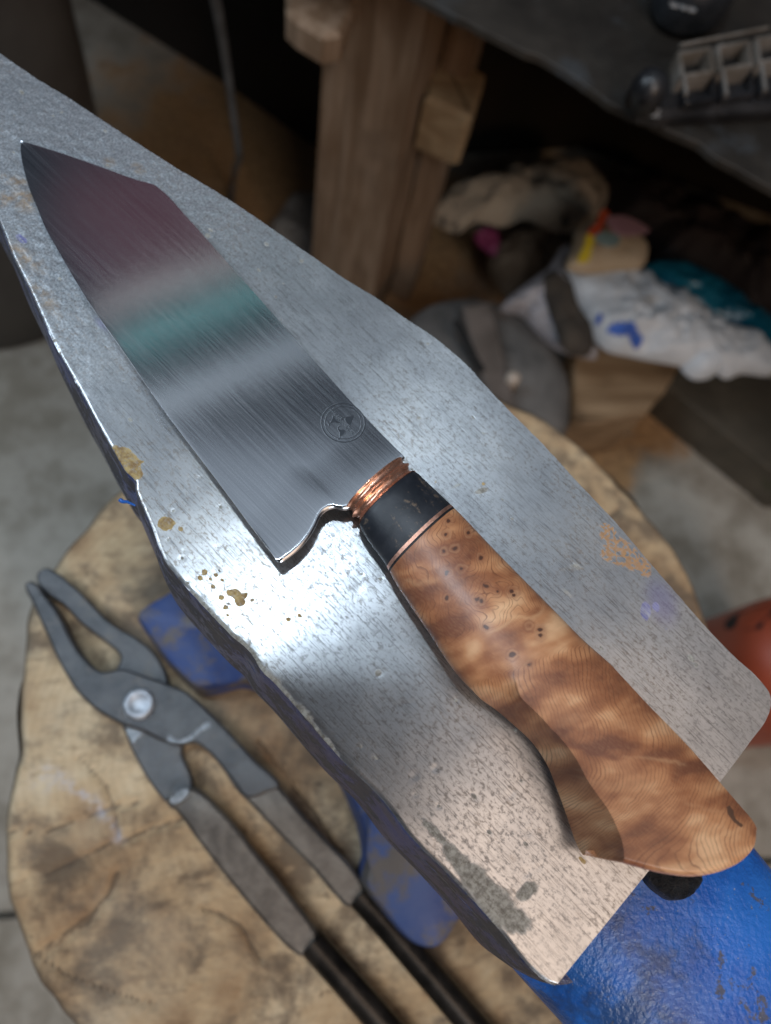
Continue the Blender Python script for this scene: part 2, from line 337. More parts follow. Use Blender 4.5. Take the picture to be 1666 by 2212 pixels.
M_SCUFF = simple('rubbed_bare_steel', (.16, .18, .20), (.34, .37, .40), 300, .4, .6, .4, .0004)
M_PLUG = simple('tarred_black_steel', (.008, .012, .018), (.03, .035, .042), 260, .42, .2, .9, .0016, (.10, .065, .045), (.68, .76))
M_FLOOR = mat_floor()

# ---------------------------------------------------------------- floor
fx = np.linspace(-3, 3, 181); fy = np.linspace(-1.6, 3.2, 161); jy = at(10, 1978, 0)[1]
def stain_glow_at(x, y):  # brown stains; under the bench a warm light glow is put into the colour
    v = np.zeros_like(x)
    for (px, py, r, k) in ((480, 350, .26, .9), (330, 260, .3, .6), (1290, 1000, .10, .85), (1400, 930, .09, .8), (1370, 860, .1, .7), (1340, 1180, .05, .5), (640, 700, .10, .5), (1020, 540, .12, .7), (900, 560, .2, .8), (600, 250, .3, .8), (560, 560, .13, .7), (1480, 1060, .07, .4)):
        c = at(px, py, 0); v = np.maximum(v, k*np.exp(-((x-c[0])**2+(y-c[1])**2)/r**2/.9))
    return v
gx, gy = np.meshgrid(fx, fy); yy = gy.copy()
i0 = np.argmin(abs(fy-jy)); yy[i0] = jy-.004; yy[i0+1] = jy+.004
zz = np.zeros_like(yy)
xs = gx.ravel(); ys = yy.ravel(); V = np.column_stack([xs, ys, zz.ravel()]); nx = len(fx); Fc = []
for j in range(len(fy)-1):
    if j == i0: continue
    for i in range(nx-1): Fc.append((j*nx+i, j*nx+i+1, (j+1)*nx+i+1, (j+1)*nx+i))
n0 = len(V); q = np.array([[-3, jy-.004, 0], [3, jy-.004, 0], [3, jy-.004, -.03], [-3, jy-.004, -.03], [-3, jy+.004, 0], [3, jy+.004, 0], [3, jy+.004, -.03], [-3, jy+.004, -.03]])
V = np.vstack([V, q]); Fc += [(n0, n0+1, n0+2, n0+3), (n0+4, n0+5, n0+6, n0+7), (n0+3, n0+2, n0+6, n0+7)]
fl = mesh('floor', V, Fc, M_FLOOR, smooth=False, attrs={'stain_glow': stain_glow_at(V[:, 0], V[:, 1])})
tag(fl, kind='structure', label='stained grey concrete floor with a joint line at the left')

# ---------------------------------------------------------------- stump
so = [(1010, 820), (1110, 872), (1180, 908), (1260, 962), (1330, 1032), (1400, 1112), (1460, 1190), (1510, 1285), (1545, 1400), (1560, 1540), (1555, 1700), (1530, 1860), (1480, 2020), (1400, 2170),
      (1290, 2300), (1150, 2400), (980, 2470), (780, 2500), (560, 2490), (360, 2420), (230, 2320), (150, 2212), (90, 2131), (50, 2031), (20, 1946), (12, 1840), (14, 1740), (24, 1680), (42, 1615), (42, 1560), (42, 1450), (52, 1370),
      (70, 1300), (110, 1235), (140, 1190), (170, 1148), (215, 1098), (290, 1040), (420, 960), (600, 880), (800, 820)]
SO = curve(poly(so, STUMP), 420, True)
sr = thing('tree_stump', 'stump', 'sawn log standing on end under the blue anvil, its tan end grain stained and cracked', (0.05, .03, 0))
NR = 150; rad = np.linspace(1, .0, NR+1)[:-1]; c0 = SO.mean(0); RS = []; bark = []
edge = .0018*fbm(np.arange(420)/9., np.zeros(420), 3, 3)
SOj = offset(SO, edge)
for r in rad: RS.append(c0+(SOj-c0)*r); bark += [max(0, 1-(1-r)/.018)]*420
PT = np.vstack(RS)
def seg(P, a, b, w_):
    a = np.array(a); b = np.array(b); d = b-a; t = np.clip(((P-a)@d)/(d@d), 0, 1); q_ = P-(a+t[:, None]*d)
    return np.exp(-(np.linalg.norm(q_, axis=1)/w_)**2)
crack = np.zeros(len(PT))
for pl, w_ in (([(12, 1806), (90, 1796), (180, 1770), (300, 1730)], .0011), ([(30, 1915), (110, 1888), (190, 1850), (300, 1800), (420, 1760)], .0014), ([(70, 2075), (130, 2030), (190, 1985), (235, 1935), (255, 1885)], .0020), ([(60, 2060), (150, 2110), (230, 2140), (330, 2170)], .0012),
               ([(1210, 1180), (1290, 1140), (1340, 1100)], .0012), ([(1105, 1250), (1140, 1290), (1170, 1330)], .001), ([(560, 1600), (640, 1700), (740, 1850)], .001), ([(170, 1640), (230, 1700), (258, 1800)], .0011), ([(440, 1960), (520, 2000), (560, 2080)], .0012)):
    Q = poly(pl, STUMP)
    wob = .0016*np.stack([fbm(PT[:, 0]*120, PT[:, 1]*120, 5), fbm(PT[:, 0]*120, PT[:, 1]*120, 8)], 1)
    for a, b in zip(Q[:-1], Q[1:]): crack = np.maximum(crack, seg(PT+wob, a, b, w_))
wax = np.zeros(len(PT)); Q = poly([(100, 1665), (160, 1700), (200, 1730), (240, 1778), (258, 1815)], STUMP)
for a, b in zip(Q[:-1], Q[1:]): wax = np.maximum(wax, seg(PT, a, b, .0022))
Q = poly([(90, 1680), (130, 1690)], STUMP); wax = np.maximum(wax, .6*seg(PT, Q[0], Q[1], .005))
zt = STUMP+.0012*fbm(PT[:, 0]*40, PT[:, 1]*40, 7, 4)-.0012*crack-.003*np.array(bark)
V = np.column_stack([PT, zt]); V = np.vstack([V, [c0[0], c0[1], STUMP]]); Fc = []
for i in range(NR-1):
    for j in range(420): k = (j+1) % 420; Fc.append((i*420+j, i*420+k, (i+1)*420+k, (i+1)*420+j))
for j in range(420): Fc.append(((NR-1)*420+j, (NR-1)*420+(j+1) % 420, len(V)-1))
top = mesh('end_grain', V, Fc, M_STUMP, uv=V[:, :2], attrs={'crack': np.r_[crack, 0], 'wax': np.r_[wax, 0], 'bark': np.r_[bark, 0]}); local(top, sr)
RS = [];
for z in np.linspace(STUMP-.003, 0, 14): RS.append(z3(offset(SOj, -.0004+.003*fbm(np.arange(420)/14., np.full(420, z*14), 6, 3)), z))
V, Fc = rings(RS, cap=False); local(mesh('bark', V, Fc, M_BARK), sr)

# ---------------------------------------------------------------- anvil
ar = thing('anvil', 'anvil', 'blue painted anvil with a worn bare steel face, standing on the stump under the knife', tuple(at(700, 1400, STUMP)))
right = [(-175, 60), (-150, 30), (-110, 30), (-70, 60), (0, 115), (75, 167), (150, 213), (240, 272), (360, 350), (500, 435), (666, 548), (740, 599), (823, 650), (874, 686), (932, 724), (976, 759), (1012, 791), (1050, 834), (1092, 878), (1175, 962), (1258, 1052), (1333, 1132), (1408, 1220),
         (1480, 1303), (1533, 1363), (1583, 1415), (1628, 1455), (1654, 1484), (1665, 1503), (1666, 1524), (1657, 1552), (1623, 1600), (1548, 1700)]
left = [(-175, 90), (-150, 180), (-70, 340), (0, 480), (30, 555), (60, 615), (125, 755), (175, 845), (215, 920), (250, 980), (272, 1016), (293, 1040), (294, 1056), (305, 1085), (325, 1130), (365, 1222), (382, 1243), (450, 1319), (500, 1371), (545, 1413), (566, 1448), (590, 1471), (640, 1526),
        (740, 1641), (833, 1733), (883, 1800), (978, 1896), (1083, 2011), (1153, 2096), (1183, 2121), (1203, 2128)]
NU, NV = 760, 200
Rc = curve(poly(right, FACE), NU); Lc = curve(poly(left, FACE), NU)
dirg = at(833, 1731)[:2]-at(450, 1321)[:2]; dirg /= np.linalg.norm(dirg); nrg = np.array([-dirg[1], dirg[0]])
chip = .00022*fbm(np.linspace(0, 220, NU), np.zeros(NU), 3, 4); chip = np.where(chip > 0, chip*.6, chip*.2)*np.interp(np.linspace(0, 1, NU), [0, .45, .55, 1], [.3, .5, 1, .6])
chipR = .00012*fbm(np.linspace(0, 150, NU), np.zeros(NU), 31, 4)
Lc = Lc+chip[:, None]*nrg; Rc = Rc+chipR[:, None]*nrg
tt = np.linspace(0, 1, NV)
GP = Lc[:, None, :]*(1-tt)[None, :, None]+Rc[:, None, :]*tt[None, :, None]
P2 = GP.reshape(-1, 2)
def blob(px, py, rx, ry, ang=0, z=FACE):
    """soft ellipse on the face: radii in metres, ang from the grinding direction"""
    c = at(px, py, z)[:2]; d = P2-c; a = d@dirg; b = d@nrg; ca, sa = math.cos(ang), math.sin(ang)
    a, b = a*ca+b*sa, -a*sa+b*ca; return np.clip(1.25-np.sqrt((a/rx)**2+(b/ry)**2)*.75, 0, 1)
def blobs(L): 
    v = np.zeros(len(P2))
    for b in L: v = np.maximum(v, (b[5] if len(b) > 5 else 1)*blob(*b[:5]))
    return v
edgeL = np.linalg.norm(P2-np.repeat(Lc, NV, 0), axis=1); U_ = np.repeat(np.arange(NU)/(NU-1), NV)
proj = P2@dirg
def pa(px, py): return float(at(px, py)[:2]@dirg)
strip = ss(pa(395, 1245), pa(430, 1290), proj)*(1-ss(pa(700, 1620), pa(760, 1680), proj))
film = np.maximum(blobs([(1030, 1905, .0075, .003, 0), (985, 1850, .005, .0016, .0), (1075, 1960, .006, .0038, .0), (1105, 1985, .005, .0030, .4), (940, 1800, .006, .0012, 0, .8), (1140, 1925, .003, .0016, 1.3), (1240, 1225, .005, .0018, .9, .62), (1225, 1280, .0035, .0012, 0, .6), (1040, 1060, .0022, .0008, 1.2, .9), (1075, 1770, .002, .0012, 0, .3),
                         (590, 1480, .004, .0024, 0, .85), (650, 1540, .006, .002, 0, .8), (985, 1050, .0032, .0006, 1.3, .6), (850, 1660, .003, .002, 0, .4)]), strip*np.clip(1.1-edgeL/.0017, 0, 1)*.85)
ochre = blobs([(272, 985, .0048, .0018, .15), (283, 1015, .0042, .0019, .3), (262, 992, .003, .0015, 0), (296, 1000, .0018, .0006, 1.1), (359, 1130, .0022, .0018, .8), (390, 1142, .0008, .0006, 0), (356, 1140, .001, .0007, 0), (1258, 1858, .0014, .0006, 0, .8),
               (510, 1283, .0016, .0013, 0, .93), (528, 1288, .0009, .0012, 0, .93), (520, 1300, .0014, .0012, .6, .95), (498, 1280, .0011, .0010, 0, .9), (545, 1296, .0006, .0006, 0), (442, 1236, .0009, .0008, 0, .9), (461, 1268, .0008, .0007, 0, .9), (466, 1242, .0009, .0007, 0, .88), (480, 1253, .0007, .0005, 0, .88), (455, 1251, .0006, .0005, 0, .9),
               (487, 1312, .0007, .0007, 0, .88), (478, 1290, .0008, .0007, 0, .86), (432, 1248, .0008, .0006, 0, .86), (492, 1329, .0005, .0005, 0, .86), (623, 1338, .0006, .0006, 0), (648, 1330, .0007, .0005, 0), (1045, 1045, .0006, .0005, 0, .8), (940, 1044, .0022, .0006, 2, .6)])
rust = blobs([(1325, 1170, .0042, .0022, .1), (1345, 1195, .0058, .0036, .1), (1375, 1215, .0045, .0026, .2), (1315, 1148, .0025, .0018, .1), (1390, 1228, .0025, .002, .1), (1320, 1200, .003, .002, .5)])
tan = blobs([(60, 430, .0045, .0035, .5, .55), (40, 550, .007, .0022, .2, .5), (90, 640, .006, .0018, 0, .45), (150, 395, .0012, .0016, 0, .6), (235, 350, .0016, .0014, 0, .5), (300, 365, .002, .0013, 0, .55), (10, 430, .002, .003, 0, .6), (445, 530, .0012, .0009, 0, .6), (30, 390, .004, .0015, .6, .5)])
ink = blobs([(1395, 1320, .0026, .0014, -.9), (1418, 1312, .0018, .0011, -.8, .8), (46, 516, .0022, .0011, .1), (1440, 1358, .0011, .001, 0, .55)])
faint = blobs([(1430, 1300, .0060, .0040, -.6, 1), (1430, 1290, .005, .003, .6, .8), (220, 700, .003, .0012, 0, .7), (560, 1200, .001, .001, 0, .2)])
pits = np.clip(.36+.35*fbm(P2[:, 0]*26, P2[:, 1]*26, 12, 3)+.65*blobs([(880, 800, .022, .012, 0, .8), (960, 830, .016, .006, 0, .9), (1050, 900, .02, .005, 0, .9), (1180, 1010, .016, .005, 0, .8), (700, 1210, .006, .004, 0, 1), (760, 1270, .005, .003, 0, .9), (500, 1260, .01, .004, 0, .8), (790, 1300, .005, .003, 0, .9),
             (540, 1330, .006, .003, 0, .8), (780, 1680, .02, .006, 0, .7), (900, 1720, .02, .01, 0, .5), (1490, 1360, .014, .004, 0, .9), (1450, 1440, .012, .006, 0, .6), (350, 870, .014, .003, 0, .6), (300, 820, .01, .002, 0, .5), (1060, 1750, .012, .008, 0, .4), (590, 620, .01, .003, 0, .5), (400, 1140, .002, .001, 0, 1), (410, 1165, .003, .002, 0, .9)]), 0, 1)
cast = 1-ss(pa(90, 560), pa(520, 900), proj+.006*fbm(P2[:, 0]*60, P2[:, 1]*60, 2))
zf = .00012*fbm(P2[:, 0]*45, P2[:, 1]*45, 5, 3)+.00010*cast*fbm(P2[:, 0]*500, P2[:, 1]*500, 6, 2)
dents = blobs([(697, 1178, .0016, .0011, 0, .8), (775, 1270, .0011, .0011, 0, .6), (875, 1520, .0022, .0004, .9, .7), (1220, 1690, .0010, .0005, 0, .5), (1035, 1065, .0026, .0007, 1.1, .9), (1137, 1885, .0008, .0010, 0, .9), (1142, 1800, .0007, .0008, 0, .9), (1165, 1875, .0005, .0006, 0, .9), (943, 880, .0005, .0005, 0, 1), (940, 1660, .0007, .0007, 0, .8), (895, 1675, .0009, .0008, 0, .6), (1105, 1715, .0006, .0012, 0, .8), (556, 1163, .0010, .0014, 0, .5)])
rp = np.random.RandomState(11); many = np.zeros(len(P2))
for _ in range(150):
    c_ = Lc[rp.randint(60, NU-10)]*(1-(q_ := rp.rand()))+Rc[rp.randint(60, NU-10)]*q_; r_ = rp.uniform(.00025, .0006)*(1+.8*(rp.rand() < .15)); d_ = P2-c_
    if abs(d_).min() < 1: many = np.maximum(many, np.clip(1.5-np.hypot((d_@dirg)/(r_*rp.uniform(.9, 1.8)), (d_@nrg)/r_), 0, 1))
zf -= .00010*dents*(.6+.4*fbm(P2[:, 0]*900, P2[:, 1]*900, 3)); zf -= .0003*strip*np.clip(1-edgeL/.0020, 0, 1)*(.8+.3*fbm(P2[:, 0]*500, P2[:, 1]*500, 9))
zf -= .0003*np.clip(1-edgeL/.0004, 0, 1)
zf -= .00004*many; film = np.maximum(film, .9*np.clip(dents-.35, 0, .6)); film = np.maximum(film, .8*many); ochre = np.maximum(ochre, 0)
V = np.column_stack([P2, FACE+zf]); uv = np.column_stack([P2@dirg, P2@nrg])
Fc = [(i*NV+j, (i+1)*NV+j, (i+1)*NV+j+1, i*NV+j+1) for i in range(NU-1) for j in range(NV-1)]
# rim of the plate: down the side from the border of the grid
bi = [i*NV for i in range(NU)]+[(NU-1)*NV+j for j in range(1, NV-1)]+[i*NV+NV-1 for i in range(NU-1, -1, -1)]+[j for j in range(NV-2, 0, -1)]
B0 = V[bi]; PL = B0[:, :2]
nb = len(bi); ext = []
for d, o_ in ((.0004, .00015), (.0014, .0004), (.004, .0008), (.010, .0012)):
    ext.append(z3(offset(PL, o_+.00012*fbm(np.arange(nb)/12., np.full(nb, d*400), 8, 3)*(d > .001)), FACE-d))
n0 = len(V); V2 = np.vstack([V]+ext); prev = bi
for k in range(len(ext)):
    cur = [n0+k*nb+j for j in range(nb)]
    Fc += [(prev[j], prev[(j+1) % nb], cur[(j+1) % nb], cur[j]) for j in range(nb)]; prev = cur
pad = lambda a, v=0: np.r_[a, np.full(len(V2)-len(V), v)]
uv2 = np.column_stack([V2[:, :2]@dirg, V2[:, :2]@nrg+(FACE-V2[:, 2])])
face = mesh('face_plate', V2, Fc, M_FACE, uv=uv2, attrs={'film': pad(film, .55), 'ochre': pad(np.maximum(ochre, 0)), 'rust': pad(rust), 'ink': pad(ink), 'faint': pad(faint), 'pits': pad(pits, 1), 'cast': pad(cast, 1), 'tan': pad(tan)}, sharp=50)
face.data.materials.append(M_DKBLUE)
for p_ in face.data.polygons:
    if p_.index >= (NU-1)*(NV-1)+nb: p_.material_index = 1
# faded rust tint at the heel end of the face
g_nodes = M_FACE.node_tree; 
gg = G.__new__(G); gg.m = M_FACE; gg.t = g_nodes; gg.b = g_nodes.nodes['Principled BSDF']
bc = gg.b.inputs['Base Color'].links[0].from_socket
tn = gg.op('MULTIPLY', gg.op('MULTIPLY', gg.attr('tan'), 1.5), gg.rmp(gg.noise(gg.uv(), 330, 4, .65), .36, .62), clamp=True); gg.set('Base Color', gg.mix(tn, bc, (.42, .29, .17)))
local(face, ar)
# axis frame of the anvil
sA, sB = at(1548, 1700)[:2], at(1203, 2128)[:2]
bdir = (sA-sB)/np.linalg.norm(sA-sB); adir = np.array([bdir[1], -bdir[0]]); sm = (sA+sB)/2
mid = (at(560, 1430)[:2]+at(1190, 970)[:2])/2
OB = curve(np.vstack([Lc[::12], Rc[::-12]]), 360, True); 
ab = np.stack([(OB-mid)@adir, (OB-mid)@bdir], 1)
def ring_ab(A, z): return z3(mid+A[:, :1]*adir+A[:, 1:]*bdir, z)
RS = []
am, aM = ab[:, 0].min(), ab[:, 0].max(); bc_ = np.sign(ab[:, 1])
wobble = fbm(np.arange(360)/14., np.zeros(360), 21, 4)
for d, off, k in ((.0102, .0012, 0), (.014, .0018, 0), (.022, .0028, .01), (.036, .0036, .03), (.050, .0034, .10), (.062, .002, .22), (.076, -.002, .42), (.092, -.006, .66), (.108, -.010, .82), (.125, -.012, .9), (.142, -.010, .9), (.156, -.004, .82), (.166, .004, .75)):
    Q = offset(OB, off+.00025*wobble*(d < .06)); q2 = np.stack([(Q-mid)@adir, (Q-mid)@bdir], 1)
    lim = (.062 if d < .13 else .07); ta = np.clip(q2[:, 0], -.075, lim); ta = .5*ta+.5*q2[:, 0]*.35
    tb = np.sign(q2[:, 1])*np.minimum(abs(q2[:, 1]), .05)*.62
    sidek = k*(.35+.65*ss(.04, .15, abs(q2[:, 0])))if d < .07 else k
    sidek = np.asarray(sidek)
    q3 = np.stack([q2[:, 0]*(1-sidek)+ta*sidek, q2[:, 1]*(1-k)+tb*k], 1); RS.append(ring_ab(q3, FACE-d))
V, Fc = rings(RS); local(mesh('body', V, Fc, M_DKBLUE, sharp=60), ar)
# horn: a blunt cone beyond the step
RS = []; 
hw = lambda a: np.interp(a, [0, .02, .06, .11, .17, .22, .245, .255], [.0345, .0335, .030, .0255, .019, .0125, .007, .001])
for a in np.r_[-.012, -.004, np.linspace(.0, .255, 60)]:
    W_ = float(hw(max(a, 0))); zt_ = FACE-.0045-.16*max(a, 0)**2-.0005; th = np.linspace(0, 2*np.pi, 96, endpoint=False)
    dep = .058*(1-max(a, 0)/.29)+.002; cx = np.cos(th); sx = np.sin(th)
    b = np.sign(cx)*abs(cx)**.8*W_; z = np.where(sx > 0, zt_-.016*W_/.034+.016*W_/.034*abs(sx)**1.0, zt_-.016*W_/.034-dep*abs(sx)**.8)
    b = b*np.where(sx < 0, 1-.35*abs(sx), 1); c_ = sm+a*adir+bdir*(.001-.02*max(a, 0)); RS.append(np.column_stack([c_[0]+b*bdir[0], c_[1]+b*bdir[1], z]))
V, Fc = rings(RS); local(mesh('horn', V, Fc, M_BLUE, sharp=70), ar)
# black stub on the horn beside the step
pc = at(1472, 1868, FACE+.001)[:2]; th = np.linspace(0, 2*np.pi, 72, endpoint=False); rr = .0081*(1+.05*fbm(np.cos(th)*3, np.sin(th)*3, 2))
RS = []
for z, k in ((-.02, 1.02), (-.0005, 1.0), (.0012, .98), (.0024, .93), (.003, .84), (.0031, .6), (.0032, .3), (.0032, .02)):
    q_ = np.stack([np.cos(th), np.sin(th)], 1)*(rr*k)[:, None]; ux = q_@np.array([1., .05]); q_[:, 0] = np.where(q_[:, 0] > .0066*k, .0066*k, q_[:, 0])
    RS.append(z3(pc+q_, FACE-.004+z+.0006*fbm(q_[:, 0]*900, q_[:, 1]*900, 5)))
V, Fc = rings(RS); local(mesh('steel_plug', V, Fc, M_PLUG, sharp=50), ar)
# foot plate
fo = [(372, 1268), (294, 1334), (306, 1352), (405, 1471), (420, 1483), (440, 1484), (525, 1468), (600, 1500), (690, 1600), (760, 1720), (790, 1800), (800, 1860), (790, 1905), (830, 1970), (925, 2053), (938, 2054), (1010, 1975), (1090, 1900), (1180, 1800), (1230, 1640), (1190, 1480), (1100, 1340), (1000, 1240), (960, 1130), (860, 1010), (760, 960), (640, 1020), (500, 1150)]
FB = curve(poly(fo, STUMP+.03), 300, True); fc_ = FB.mean(0)
RS = [z3(offset(FB, .001), STUMP+.0015), z3(FB, STUMP+.024), z3(offset(FB, -.0012), STUMP+.0275), z3(offset(FB, -.004), STUMP+.029)]
for k, z in ((.88, .030), (.72, .034), (.55, .042), (.42, .052)): RS.append(z3(fc_+(FB-fc_)*k, STUMP+z))
V, Fc = rings(RS); local(mesh('foot', V, Fc, M_FOOT, sharp=40), ar)

# ---------------------------------------------------------------- knife
# the blade line rises from the tip, which touches the face, to the handle, which lies on it
kt = at(45, 305, FACE+.0012); kb = at(812, 1046, FACE+.0066)
ex = (kb-kt)/np.linalg.norm(kb-kt); roll = math.radians(-1.0)
ez = np.cross(ex, np.cross([0, 0, 1], ex)); ez /= np.linalg.norm(ez); ey = np.cross(ez, ex)
ey, ez = math.cos(roll)*ey+math.sin(roll)*ez, -math.sin(roll)*ey+math.cos(roll)*ez
kr = thing('chef_knife', 'knife', 'handmade kitchen knife with burl wood handle and copper bolster lying across the anvil face', (0, 0, 0))
kr.matrix_world = Matrix([[ex[0], ey[0], ez[0], kb[0]], [ex[1], ey[1], ez[1], kb[1]], [ex[2], ey[2], ez[2], kb[2]], [0, 0, 0, 1]])
KM = np.array([ex, ey, ez])
def kp(x, y, h=0.):
    """pixel to knife coordinates on the plane h above the knife's mid-plane"""
    d = R @ np.array([x-CX, CY-y, -F]); o = KM@(C-kb); dd = KM@d; t = (h-o[2])/dd[2]; return (o+dd*t)[:2]
def kpoly(L, h=0.): return np.array([kp(x, y, h) for x, y in L])
# ey points to the spine side (upper right); edge side is negative y
spine = kpoly([(45, 305), (120, 328), (220, 363), (300, 392), (336, 403), (350, 414), (400, 467), (470, 546), (583, 674), (700, 806), (770, 884), (840, 958), (874, 992)])
edge_ = kpoly([(45, 306), (44.5, 322), (47, 345), (54, 375), (65, 412), (80, 448), (95, 485), (135, 558), (162, 605), (210, 680), (260, 750), (350, 880), (480, 1053), (540, 1134), (597, 1209)])
NB, NW = 420, 60
S_ = np.linspace(0, 1, NB)**1.0
SPc, EDc = curve(spine, NB), curve(edge_, NB)
# heel and choil: the far end of the blade runs from the heel to the bolster
end = kpoly([(597, 1209), (603, 1216), (622, 1206), (645, 1188), (668, 1162), (683, 1136), (695, 1112), (708, 1101), (722, 1097), (741, 1101), (800, 1060), (874, 992)])
ENDc = curve(end, NW, tight=True)
tw = np.linspace(0, 1, NW)
u = np.linspace(0, 1, NB)[:, None, None]; v = tw[None, :, None]
start = SPc[0]*tw[:, None]+EDc[0]*(1-tw)[:, None]
Gd = (EDc[:, None]*(1-v)+SPc[:, None]*v)+(start[None]*(1-u)+ENDc[None]*u)-((1-u)*((1-v)*EDc[0]+v*SPc[0])+u*((1-v)*EDc[-1]+v*SPc[-1]))
Gd = Gd.reshape(-1, 2)
spt = SPc; 
def width_pos():
    # 0 at the cutting edge, 1 at the spine
    return np.tile(tw, NB)
thick = (.00012+.00075*width_pos()**.9)*(.30+.70*ss(0, .65, np.repeat(S_, NW)))
zt_ = thick.copy(); 
dheel = np.repeat(1-S_, NW); zt_ = zt_+.00035*ss(.10, 0, dheel)*(1-width_pos()*.3)
rim = np.clip((.006-dheel)/.006, 0, 1); zt_ = np.where(dheel < .006, zt_-.00035*rim**2, zt_)
uvk = Gd
n = len(Gd); V = np.vstack([np.column_stack([Gd, zt_]), np.column_stack([Gd, -thick-.0002])]); Fc = []
for i in range(NB-1):
    for j in range(NW-1):
        a = i*NW+j; Fc.append((a, a+NW, a+NW+1, a+1)); Fc.append((n+a+1, n+a+NW+1, n+a+NW, n+a))
for i in range(NB-1):
    for a, b in ((i*NW, (i+1)*NW), (i*NW+NW-1, (i+1)*NW+NW-1)): Fc.append((a, b, n+b, n+a))
for j in range(NW-1): a = (NB-1)*NW+j; Fc.append((a, a+1, n+a+1, n+a))
bl = mesh('blade', V, Fc, M_BLADE, kr, uv=V[:, :2], sharp=28); bl.data.materials.append(M_EDGE)
for p_ in bl.data.polygons:
    if abs(p_.normal.z) < .6: p_.material_index = 1; p_.use_smooth = True
# maker's mark, stamped: dark strokes for grooves, offset pale strokes as a painted highlight
g_ = G('stamped_groove', metal=.9, rough=.4, color=(.06, .065, .075)); M_GROOVE = g_.m
g_ = G('lip_highlight', metal=1, rough=.25, color=(.80, .83, .86)); M_HIGHLIGHT = g_.m
mc = kp(741.5, 916); mx = kp(767, 945)-kp(717, 888); lxd = mx/np.linalg.norm(mx); lyd = np.array([-lxd[1], lxd[0]])
Rm = np.linalg.norm(kp(787, 921)-kp(694, 911))/2; zm = .00115
def blade_z(p):
    i = np.argmin(np.sum((Gd-p)**2, 1)); return zt_[i]
def mark(name, mat, dz, sh):
    V = []; Fc = []
    def stroke(pts, w_, closed=False):
        P = np.array(pts, float); n0 = len(V); k = len(P)
        T = (np.roll(P, -1, 0)-np.roll(P, 1, 0)) if closed else np.gradient(P, axis=0); T /= np.maximum(np.linalg.norm(T, axis=1, keepdims=True), 1e-9); N = np.stack([-T[:, 1], T[:, 0]], 1)
        for q_ in (P+N*w_/2, P-N*w_/2): V.extend(q_.tolist())
        for i in range(k if closed else k-1): j = (i+1) % k; Fc.append((n0+i, n0+j, n0+k+j, n0+k+i))
    th = np.linspace(0, 2*np.pi, 96, endpoint=False); c2 = np.stack([np.cos(th), np.sin(th)], 1)
    stroke(c2*1.0, .055, True); stroke(c2*.84, .035, True)
    # crest: a winged shape above, two hooked shapes below
    def fill(pts): n0 = len(V); V.extend([list(p) for p in pts]); Fc.append(tuple(range(n0, n0+len(pts))))
    fill([(.02, .60), (.26, .02+.12), (.10, .10), (-.10, .16), (-.16, .26)]); stroke([(.02, .60), (-.10, .38), (-.24, .10)], .05); stroke([(.02, .6), (.30, .13)], .05)
    fill([(-.56, -.16), (-.34, -.24), (-.10, -.16), (-.28, -.34), (-.34, -.56), (-.42, -.34)]); stroke([(-.62, -.14), (-.42, -.22), (-.2, -.2), (-.06, -.12)], .05); stroke([(-.44, -.56), (-.34, -.56), (-.24, -.62)], .05)
    stroke([(.04, -.22), (.06, -.36), (.14, -.42), (.22, -.34), (.26, -.24)], .055); fill([(.24, -.24), (.42, -.22), (.52, -.40), (.44, -.58), (.30, -.46), (.16, -.42)]); stroke([(.42, -.52), (.52, -.62), (.56, -.74)], .05); stroke([(.26, -.24), (.44, -.2), (.54, -.38)], .04)
    # lettering on the centre line
    L = {'A': [[(0, 0), (.5, 1), (1, 0)], [(.22, .38), (.78, .38)]], 'L': [[(0, 1), (0, 0), (.8, 0)]], 'E': [[(.8, 1), (0, 1), (0, 0), (.8, 0)], [(0, .52), (.65, .52)]], 'X': [[(0, 0), (1, 1)], [(0, 1), (1, 0)]], 'N': [[(0, 0), (0, 1), (.9, 0), (.9, 1)]],
         'D': [[(0, 0), (0, 1), (.45, 1), (.85, .75), (.85, .25), (.45, 0), (0, 0)]], 'R': [[(0, 0), (0, 1), (.55, 1), (.8, .78), (.55, .5), (0, .5)], [(.4, .5), (.85, 0)]]}
    x = -.735; hgt = .17; wd = .125
    for ch in 'ALEXANDER':
        for s_ in L[ch]: stroke([(x+a*wd, -.075+b*hgt) for a, b in s_], .034)
        x += wd+.0405
    V = np.array(V)*Rm; W_ = mc+V[:, :1]*lxd+V[:, 1:]*lyd+np.array(sh)
    z = np.array([blade_z(p) for p in W_])+dz
    return mesh(name, np.column_stack([W_, z]), Fc, mat, bl, smooth=False)
mark('maker_mark', M_HIGHLIGHT, .000018, tuple(-.00006*(lxd)+.00007*lyd*-1)); mark('maker_mark', M_GROOVE, .000032, (0, 0))

# handle assembly: stations along x, outline left (edge side, -y) and right (spine side, +y)
def tri(L, h): return kpoly(L, h)
Lh = tri([(741, 1101), (769, 1129), (790, 1162), (833, 1222), (860, 1270), (888, 1312), (933, 1378), (983, 1452), (1033, 1502)], -.0015)
Lh = np.vstack([Lh, tri([(1073, 1529), (1113, 1562)], -.003), tri([(1153, 1607), (1183, 1652), (1203, 1700), (1218, 1740), (1232, 1780), (1243, 1812), (1258, 1846)], -.005)])
XA, XB = kp(1040, 1450, .008)[0], kp(1135, 1520, .008)[0]
Rh = tri([(878, 992), (903, 1023), (945, 1064), (985, 1102), (1064, 1185), (1163, 1286), (1220, 1344), (1273, 1400), (1383, 1520), (1483, 1625), (1558, 1712), (1583, 1741), (1606, 1768), (1624, 1793)], .001)
Ls = Lh[np.argsort(Lh[:, 0])]; Rs = Rh[np.argsort(Rh[:, 0])]
